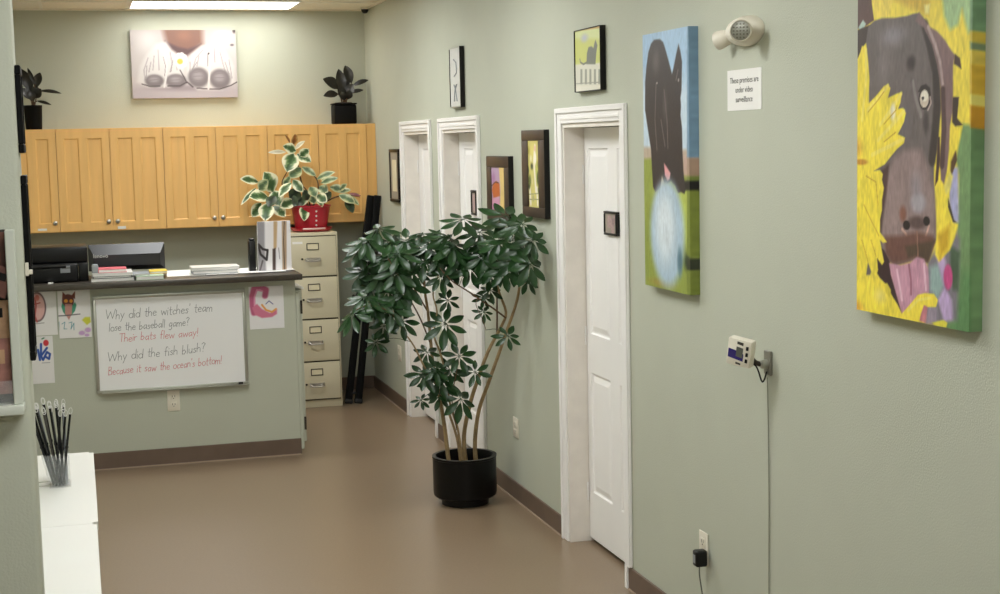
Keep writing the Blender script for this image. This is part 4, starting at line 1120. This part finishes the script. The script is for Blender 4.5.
for px, py, dy, sz, tilt in CL:
    c = at_y(pcy+dy, px, py)
    lim = -.13
    if c.x > lim:                       # keep the crown clear of the wall: come forward along the same sight line
        c = at_x(lim, px, py)
    ax = Vector((rs.uniform(-.3, .3)-(.25 if px < 400 else 0), -tilt, .8)).normalized()
    _d, a, b = frame_of(ax)
    n = 8 if sz > .75 else 7; ph = rs.uniform(0, 6.28); droop = rs.uniform(.18, .5)
    for k in range(n):
        th = ph+2*PI*k/n+rs.uniform(-.12, .12); rad = a*math.cos(th)+b*math.sin(th)
        dr = droop+rs.uniform(-.08, .12)
        d = (rad*math.cos(dr)-ax*math.sin(dr)).normalized(); L = .118*sz*rs.uniform(.82, 1.08)
        p0 = c+d*.022*sz; tip = p0+d*L
        if tip.x > -.06: tip.x = -.06
        leaf(bm, p0, tip, L*.40, ax+rad*.3, bow=-.10, fold=.28, nx=5, ny=7, shape=1.1)
        tube(bp, [c, p0+d*.012], .0013, 4, cap=False)
    nd = min(nodes, key=lambda p: (p-c).length+.6*max(0, p.z-c.z))
    mid = (nd+c)/2+Vector((0, 0, .02)); tube(bp, smooth_path([nd, mid, c], 3), .0018, 5, cap=False)
part('leaf_stalks', bp, 'leaf', t); part('foliage', bm, 'leaf', t, smooth='leaf')

# ================================================================== RIGHT WALL
def wall_canvas(label, art, yl, yr, z0, z1, depth, nu, nv, grain):
    loc = Vector((-.002, (yl+yr)/2, z0)); W, H = yl-yr, z1-z0
    t = canvas('canvas_picture', label, art, W, H, lambda u, v, d: (-depth+d*.985, yl-u, z0+v), nu, nv, depth, loc, grain)
    bm = B(); box(bm, -.02, -.001, yr+.006, yl-.006, z0+.006, z1-.006); part('stretcher', bm, 'canvas_back', t); return t
wall_canvas('large canvas of a brown dog face among yellow flowers, nearest on the right wall', 'dog_flower', 3.923, 3.346, 1.448, 2.66, .04, 190, 380, .045)
wall_canvas('tall canvas of a black dog behind a pale blue ball, right of the near door', 'dog_ball', 5.627, 5.165, 1.373, 2.377, .04, 130, 260, .03)

def framed(name, label, yl, yr, z0, z1, x, depth, fw, frame, art=None, aw=None, fill='cream', mount=None):
    """a picture frame hung on the plane x: yl/yr outer edges, fw the moulding width"""
    t = thing(name, label, 'picture', (x, (yl+yr)/2, z0))
    xf = x-depth
    bm = B()
    for q in ((yr, yl, z0, z0+fw[1]), (yr, yl, z1-fw[1], z1), (yr, yr+fw[0], z0+fw[1], z1-fw[1]), (yl-fw[0], yl, z0+fw[1], z1-fw[1])):
        box(bm, xf, x-.0006, q[0], q[1], q[2], q[3], min(.003, fw[0]*.3), 2)
    part('frame', bm, frame, t)
    if frame == 'brownframe':
        bm = B(); box(bm, xf+.001, x-.0006, yr-.0012, yr-.0002, z0, z1); box(bm, xf+.001, x-.0006, yr-.0012, yl, z1+.0002, z1+.0012); part('dark_edge', bm, 'blackframe', t)
    a, b, c, d = yl-fw[0], yr+fw[0], z0+fw[1], z1-fw[1]
    if mount:
        bm = B(); box(bm, xf+.0065, xf+.009, b, a, c, d); part('mount', bm, mount[0], t); k = mount[1]; a -= k; b += k; c += mount[2]; d -= mount[2]
    if art: picture('print', ART[art], a-b, d-c, lambda u, v, dd: (xf+.0055, a-u, c+v), 70, 120, t)
    else:
        bm = B(); box(bm, xf+.005, xf+.0064, b, a, c, d); part('print', bm, fill, t)
    return t
framed('picture_frame', 'wide dark brown frame with a pale woodland print, left of the near door', 7.372, 6.99, 1.578, 2.018, 0, .03, (.100, .052), 'brownframe', 'woods')
framed('picture_frame', 'dark brown frame with a purple print behind the top of the potted tree', 8.062, 7.622, 1.53, 1.884, 0, .03, (.090, .060), 'brownframe', 'purple')
t = framed('picture_frame', 'small black-edged picture of a cat on a fence above the near door', 6.515, 6.164, 2.181, 2.461, 0, .028, (.0035, .0035), 'blackframe', 'cat_fence')
t = framed('picture_frame', 'narrow black-edged picture with a pale sketch, high above the middle door', 8.86, 8.60, 2.172, 2.532, 0, .03, (.006, .006), 'blackframe', fill='palegrey', mount=None)
bm = B(); xx = -.0262
for q in ([(8.76,2.46),(8.70,2.44),(8.69,2.38),(8.75,2.36)], [(8.76,2.31),(8.73,2.28),(8.69,2.31)], [(8.76,2.21),(8.73,2.30),(8.69,2.21)]):
    tube(bm, [(xx, y, z) for y, z in q], .004, 6)
part('sketch_line', bm, 'bluegrey', t)
bm = B(); box(bm, -.0301, -.0298, 8.60+.0002, 8.8598, 2.1725, 2.18); box(bm, -.0301, -.0298, 8.6002, 8.608, 2.18, 2.53); box(bm, -.0301, -.0298, 8.852, 8.8598, 2.18, 2.53); box(bm, -.0301, -.0298, 8.6002, 8.8598, 2.524, 2.5318)
part('silver_edge', bm, 'alu', t)
framed('picture_frame', 'narrow black frame with a silver mount, left of the farthest door', 10.765, 10.45, 1.541, 1.924, 0, .025, (.030, .022), 'blackframe', fill='cream', mount=('silver', .055, .055))
framed('picture_frame', 'tiny black-framed notice hung on the middle door', 8.842, 8.725, 1.518, 1.671, .1035, .022, (.016, .014), 'blackframe', fill='rosegrey', mount=('silver', .012, .012))
t = framed('picture_frame', 'small black-framed photo hung on the near door', 6.459, 6.294, 1.527, 1.637, .1035, .020, (.013, .011), 'blackframe', fill='silver')
bm = B(); 
for (y, z, w, h) in ((6.40, 1.59, .03, .028), (6.355, 1.57, .024, .034), (6.335, 1.60, .016, .02)): box(bm, .0878, .0883, y-w, y+w*.6, z-h, z+h)
part('photo_figures', bm, 'rosegrey', t)

# notice
t = thing('wall_sign', 'white paper notice about video surveillance taped under the emergency light', 'notice', (0, 4.77, 2.057))
bm = B(); box(bm, -.0022, -.0004, 4.634, 4.907, 2.057, 2.199); part('sheet', bm, 'paper', t)
part('lettering', text_mesh('These premises are\nunder video\nsurveillance', .029, (0, -1, 0), (0, 0, 1), (-.0024, 4.770, 2.128)), 'slot', t, 'black lettering', smooth=False)

# emergency light with two lamp heads
t = thing('emergency_spotlight', 'white twin-head emergency light high on the right wall', 'emergency light', (0, 4.77, 2.32))
bm = B(); 
t2 = bmesh.new(); bmesh.ops.create_uvsphere(t2, u_segments=32, v_segments=18, radius=1)
t2.transform(Matrix.Translation((-.004, 4.735, 2.327)) @ Matrix.Diagonal((.062, .125, .052, 1))); join(bm, t2)
bmesh.ops.bisect_plane(bm, geom=bm.verts[:]+bm.edges[:]+bm.faces[:], plane_co=(-.001, 0, 0), plane_no=(1, 0, 0), clear_outer=True)
part('housing', bm, 'ivory', t)
hd = Vector((-.50, -1, -.06)).normalized(); hc = Vector((-.092, 4.605, 2.318))
bm = B(); lathe(bm, [(.014, -.075), (.030, -.045), (.037, -.01), (.038, .010), (.034, .013), (.032, .008), (0, .007)], hc, 32, ax=hd); h = part('lamp_head', bm, 'ivory', t)
bm = B(); lathe(bm, [(.0318, .0085), (.022, .011), (0, .012)], hc, 32, ax=hd); part('lens', bm, 'alu', h)
bm = B(); _d, a, b = frame_of(hd)
for i in range(-2, 3):
    for j in range(-2, 3):
        if i*i+j*j < 6: lathe(bm, [(.0036, 0), (.003, .002), (0, .003)], hc+hd*.0115+a*i*.0112+b*j*.0112, 8, ax=hd)
part('led_chip', bm, 'bracket', h)
hd2 = Vector((-.5, .85, -.25)).normalized(); hc2 = Vector((-.050, 4.862, 2.305))
bm = B(); lathe(bm, [(.014, -.05), (.028, -.03), (.033, 0), (.033, .010), (.029, .012), (0, .010)], hc2, 32, ax=hd2); part('lamp_head', bm, 'ivory', t)

# small white display on a swivel bracket
t = thing('wall_display', 'small white electronic display on a swivel bracket on the right wall', 'display', (0, 4.575, 1.2))
p00 = at_x(-.155, 726, 363.5); p10 = at_x(-.100, 749.5, 369.5); p01 = at_x(-.155, 727.5, 336.5); p11 = at_x(-.100, 751, 342.5)
cc = (p00+p10+p01+p11)/4; s = ((p10-p00)+(p11-p01)).normalized(); up = ((p01-p00)+(p11-p10)).normalized(); up = (up-s*up.dot(s)).normalized(); nn = s.cross(up).normalized()
if nn.y > 0: nn = -nn
hw, hh, hd_ = (p10-p00).length/2, (p01-p00).length/2, .020
ctr = cc-nn*hd_
bm = B(); obox(bm, ctr, (s, up, nn), (hw, hh, hd_), .006); part('case', bm, 'ivory', t)
def fp(u, v): return cc + s*(u*hw) + up*(v*hh)
bm = B(); prism(bm, [fp(-.86, -.42), fp(.42, -.56), fp(.42, -.02), fp(-.12, .04), fp(-.12, .14), fp(-.86, .22)], nn*.0008); part('screen', bm, 'purple', t)
bm = B(); prism(bm, [fp(-.2, -.26), fp(.36, -.32), fp(.36, .40), fp(-.2, .46)], nn*.0013); part('readout', bm, 'lcd', t)
bm = B(); prism(bm, [fp(-.18, .64), fp(.34, .58), fp(.34, .80), fp(-.18, .84)], nn*.0006); prism(bm, [fp(-.16, -.82), fp(.26, -.86), fp(.26, -.72), fp(-.16, -.68)], nn*.0006); part('marking', bm, 'slot', t)
for v in (.46, .0, -.46):
    bm = B(); obox(bm, fp(.70, v), (s, up, nn), (hw*.10, hh*.14, .003), .001); part('button', bm, 'black', t)
wb = at_x(0, 769.5, 361)
bm = B(); box(bm, -.010, -.0005, wb.y-.026, wb.y+.026, 1.152, 1.236, .003, 1); br = part('wall_plate', bm, 'bracket', t)
bm = B(); lathe(bm, [(.016, 0), (.016, .022), (.010, .026), (0, .026)], (-.010, wb.y, 1.19), 20, ax=(-1, 0, 0)); part('pivot', bm, 'alu', br)
bk = ctr-nn*hd_
bm = B(); tube(bm, smooth_path([(-.030, wb.y, 1.19), (-.055, wb.y+.005, 1.20), bk+Vector((.012, .0, -.005)), bk], 4), .009, 10); part('arm', bm, 'darkmetal', t)
bm = B(); obox(bm, bk-nn*.004, (s, up, nn), (.026, .026, .004), .001); part('mount_plate', bm, 'black', t)
bm = B(); tube(bm, smooth_path([bk-up*.03, bk+Vector((.03, -.03, -.05)), Vector((-.03, wb.y-.006, 1.13)), Vector((-.012, wb.y-.004, 1.165))], 5), .003, 8); part('short_lead', bm, 'black', t)
bm = B(); tube(bm, smooth_path([(-.008, wb.y, 1.143), (-.0045, wb.y+.002, 1.0), (-.0042, wb.y-.002, .7), (-.0042, wb.y+.001, .4), (-.0045, wb.y, .13), (-.017, wb.y, .1)], 6), .0022, 8)
part('long_lead', bm, 'wallcord', t)

# power adapter plugged in, with its cord
t = thing('power_adapter', 'black power adapter plugged into the nearest right wall outlet', 'power adapter', (-.01, 5.14, .36))
ac = Vector((-.0385, 5.098, .374))
bm = B(); box(bm, ac.x-.024, ac.x+.024, ac.y-.021, ac.y+.021, ac.z-.033, ac.z+.031, .009, 3); part('body', bm, 'black', t)
bm = B(); box(bm, ac.x-.0246, ac.x-.0242, ac.y-.010, ac.y+.010, ac.z-.018, ac.z+.014); part('rating_label', bm, 'bluegrey', t)
bm = B(); tube(bm, [(-.0144, ac.y+.012, ac.z), (-.0092, ac.y+.012, ac.z)], .008, 12); part('plug', bm, 'black', t)
bm = B(); tube(bm, smooth_path([(ac.x-.002, ac.y, ac.z-.033), (ac.x-.004, ac.y-.004, ac.z-.07), (ac.x+.004, ac.y-.016, ac.z-.16), (ac.x+.006, ac.y-.026, .12), (ac.x-.01, ac.y-.04, .012), (ac.x-.03, ac.y-.12, .004), (-.03, ac.y-.35, .004)], 6), .0028, 8)
part('power_cord', bm, 'cord', t)

# ================================================================== NEAR LEFT
# two white-topped counters along the left wall
XC1 = at_z(.75, 97, 523).x
def counter(label, y0, y1, xr, rr):
    t = thing('white_counter', label, 'counter', ((XL+xr)/2, (y0+y1)/2, 0), 'white counters along the left wall')
    bm = B(); box(bm, XL+.002, xr, y0, y1, .722, .75)
    e = [e for e in bm.edges if all(abs(v.co.x-xr) < 1e-6 for v in e.verts) and abs(e.verts[0].co.z-e.verts[1].co.z) > .01]
    bmesh.ops.bevel(bm, geom=e, offset=rr, segments=5, affect='EDGES'); part('top', bm, 'laminate', t)
    bm = B(); box(bm, XL+.002, xr-.052, y0+.008, y1-.008, .09, .7215); box(bm, XL+.002, xr-.07, y0+.02, y1-.02, 0, .0899); part('cabinet_body', bm, 'white', t)
    n = 2
    for k in range(n):
        a = y0+.012+(y1-y0-.024)*k/n; b = y0+.012+(y1-y0-.024)*(k+1)/n
        bm = B(); box(bm, xr-.0518, xr-.034, a+.002, b-.002, .095, .715, .002, 1); d = part('door', bm, 'laminate', t)
        bm = B(); yk = b-.04 if k == 0 else a+.04; tube(bm, [(xr-.0338, yk, .60), (xr-.018, yk, .60), (xr-.018, yk, .68), (xr-.0338, yk, .68)], .004, 8); part('handle', bm, 'steel', d)
ym = at_z(.75, 97, 523).y
counter('white-topped counter, farther one, carrying the clear holder of dark sticks', ym+.0008, at_z(.75, 88, 452).y, XC1+.004, .018)
counter('white-topped counter, nearer one, close to the near wall edge on the left', YS+.162, ym-.0008, XC1, .014)

# clear holder with dark sticks
hb = at_z(.7504, 60.5, 487)
hy = hb.y+.045
t = thing('display_holder', 'clear acrylic holder standing on the white counter, full of dark sticks', 'holder', (hb.x, hy, .7505))
W0, W1, D0, D1, H = .034, .030, .040, .048, .115
hx = hb.x
bm = B()
def wedge(bm, x0, x1, zt):
    prism(bm, [(x0, hy-D0, .7545), (x0, hy+D0, .7545), (x0-.0, hy+D1, zt), (x0-.0, hy-D1, zt)], (x1-x0, 0, 0))
lean = -.026
def shell(px, qx, y0, y1):
    prism(bm, [(hx+px, y0, .7545), (hx+qx, y0, .7545), (hx+qx+lean, y0, .7545+H), (hx+px+lean, y0, .7545+H)], (0, y1-y0, 0))
shell(-.036, -.0335, hy-.055, hy+.05); prism(bm, [(hx+.0325, hy-.055, .7545), (hx+.035, hy-.055, .7545), (hx+.037, hy-.055, .7545+H), (hx+.0345, hy-.055, .7545+H)], (0, .105, 0))
for y0_ in (hy-.0548, hy+.0473): prism(bm, [(hx-.0334, y0_, .7546), (hx+.0324, y0_, .7546), (hx+.0344, y0_, .7545+H), (hx-.0334+lean, y0_, .7545+H)], (0, .0025, 0))
box(bm, hx-.038, hx+.038, hy-.058, hy+.053, .7505, .7544)
part('acrylic_case', bm, 'acrylic', t, smooth=False)
bm = B()
for s in (-1, 1): tube(bm, [(hx-.036+.07*(s > 0), hy+s*.041, .757), (hx-.11, hy+s*.03, .757), (hx-.075, hy+s*.03, .88)], .0022, 6)
part('wire_foot', bm, 'alu', t)
# the sticks: each a dark flat stick with a white wire loop on top
def stick(i, bx, by, tx, ty, L, grey):
    a = Vector((hx+bx, hy+by, .7560)); b = Vector((hx+tx, hy+ty, .756+L)); d = (b-a).normalized()
    r = thing('looped_stick', 'thin dark stick with a white loop on top, standing in the clear holder', 'stick', a, 'sticks in the clear holder')
    _d, p, q = frame_of(d, Vector((0, 1, 0)))
    bm = B(); obox(bm, (a+b)/2, (p, q, d), (.0040, .0062, (b-a).length/2), .001); part('shaft', bm, ('blackframe', 'black', 'slot', 'bluegrey')[grey], r)
    bm = B(); tube(bm, [a.lerp(b, .52), a.lerp(b, .545)], .0062, 8); part('band', bm, 'black', r)
    bm = B(); tube(bm, [b+p*.006*math.cos(x)*1.0+d*(.012+.012*math.sin(x)) for x in [k*PI/6 for k in range(13)]], .0014, 6); part('loop', bm, 'laminate', r)
rs = random.Random(4)
k = 0
for j in range(4):
    for i in range(6):
        bx = -.023+.0092*i-.004*0; by = -.020+.0165*j
        tx = -.088+.0222*i+rs.uniform(-.003, .003); ty = -.045+.03*j+rs.uniform(-.006, .006)
        stick(k, bx, by, tx, ty, .268+rs.uniform(-.012, .024), rs.choice((0, 1, 1, 2, 2, 3))); k += 1

for bx, tx in ((-.015, .012), (-.002, .030), (.010, .047)): stick(k, bx, -.0355, tx, -.068, .262+rs.uniform(-.01, .01), 1)

# wall end: dark frames and a switch on its edge, and a magazine rack facing the viewer
def edge_frame(label, z0, z1):
    t = thing('picture_frame', label, 'picture', (XS, YS+.085, z0))
    bm = B()
    for q in ((YS+.025, YS+.145, z0, z0+.02), (YS+.025, YS+.145, z1-.02, z1), (YS+.025, YS+.045, z0+.02, z1-.02), (YS+.125, YS+.145, z0+.02, z1-.02)): box(bm, XS+.0005, XS+.0125, *q, .002, 1)
    part('frame', bm, 'jet', t)
    bm = B(); box(bm, XS+.0005, XS+.008, YS+.045, YS+.125, z0+.02, z1-.02); part('print', bm, 'cream', t)
edge_frame('thin black frame seen edge-on, upper one on the near left wall end', at_y(YS+.03, 20, 153.2).z, at_y(YS+.03, 16, 65).z)
edge_frame('long thin black frame seen edge-on, lower one on the near left wall end', at_y(YS+.03, 33, 360.5).z, at_y(YS+.03, 27, 175.4).z)
za, zb_ = at_y(YS, 32, 276).z, at_y(YS, 32, 263).z
t = thing('wall_switch', 'small white switch on the near left wall end beside the lower black frame', 'switch', (XS, YS+.01, za))
bm = B(); box(bm, XS+.0005, XS+.008, YS+.006, YS+.0235, za, zb_, .001, 1); part('plate', bm, 'ivory', t)
bm = B(); box(bm, XS+.0082, XS+.016, YS+.009, YS+.020, za+.003, za+.013, .001, 1); part('toggle', bm, 'ivory', t)

# magazine rack on the wall face
zt_, zb2 = at_y(YS-.03, 5, 230).z, at_y(YS-.03, 17, 413).z
xr = at_y(YS-.03, 17.6, 330).x+.0045; xl = xr-.27
t = thing('magazine_rack', 'grey-white wall rack holding leaflets at the left edge of the picture', 'rack', ((xl+xr)/2, YS-.001, zb2))
for a in (xr-.020, xl):
    bm = B(); box(bm, a, a+.020, YS-.05, YS-.0005, zb2+.022, zt_, .002, 1); part('side_stile', bm, 'alu_white', t)
bm = B(); box(bm, xl, xr+.002, YS-.062, YS-.0005, zb2, zb2+.0215, .003, 2); part('bottom_rail', bm, 'alu_white', t)
bm = B(); box(bm, xl+.0205, xr-.0205, YS-.010, YS-.0008, zb2+.022, zt_); part('back_panel', bm, 'slot', t)
bm = B(); box(bm, xl+.0208, xr-.0208, YS-.050, YS-.047, zb2+.0222, zb2+.075); part('clear_front', bm, 'acrylic', t)
def leaflet(px0, py0, px1, py1, y, m, label, tilt=0.):
    a, b = at_y(y, px0, py1), at_y(y, px1, py0); x0 = max(min(a.x, b.x), xl+.022); x1 = min(max(a.x, b.x), xr-.0215) if not tilt else max(a.x, b.x)
    r = thing('leaflet', label, 'leaflet', ((x0+x1)/2, y, a.z))
    bm = B(); h = (b.z-a.z)/2; obox(bm, ((x0+x1)/2, y, (a.z+b.z)/2), (Vector((math.cos(tilt), 0, math.sin(tilt))), Vector((0, 1, 0)), Vector((-math.sin(tilt), 0, math.cos(tilt)))), ((x1-x0)/2, .0012, h)); part('page', bm, m, r, smooth=False)
    bm = B(); w = (x1-x0)/2*.7; obox(bm, ((x0+x1)/2, y-.0016, (a.z+b.z)/2+h*.35), (Vector((math.cos(tilt), 0, math.sin(tilt))), Vector((0, 1, 0)), Vector((-math.sin(tilt), 0, math.cos(tilt)))), (w, .0003, h*.25)); part('printed_block', bm, 'blackframe' if m != 'redpaper' else 'orangepaper', r, smooth=False)
leaflet(-34, 232, 4, 275, YS-.016, 'brownpaper', 'brown leaflet at the top of the magazine rack')
leaflet(-30, 300, 8, 340, YS-.020, 'orangepaper', 'orange leaflet in the middle of the magazine rack')
leaflet(-28, 338, 11, 396, YS-.026, 'redpaper', 'red and grey leaflet standing at the bottom of the magazine rack')
leaflet(-8, 266, 9, 297, YS-.040, 'brownpaper', 'tilted brown leaflet poking out past the rack frame', -.35)

# ================================================================== RENDER SETTINGS
w = bpy.data.worlds.new('world'); bpy.context.scene.world = w; w.use_nodes = True
w.node_tree.nodes['Background'].inputs['Color'].default_value = (.8, .85, 1, 1); w.node_tree.nodes['Background'].inputs['Strength'].default_value = .02
sc = bpy.context.scene
sc.view_settings.view_transform = 'Standard'; sc.view_settings.look = 'None'; sc.view_settings.gamma = 1; sc.view_settings.exposure = EXPOSURE
try: sc.view_settings.use_curve_mapping = False
except Exception: pass
sc.cycles.max_bounces = 10; sc.cycles.diffuse_bounces = 6
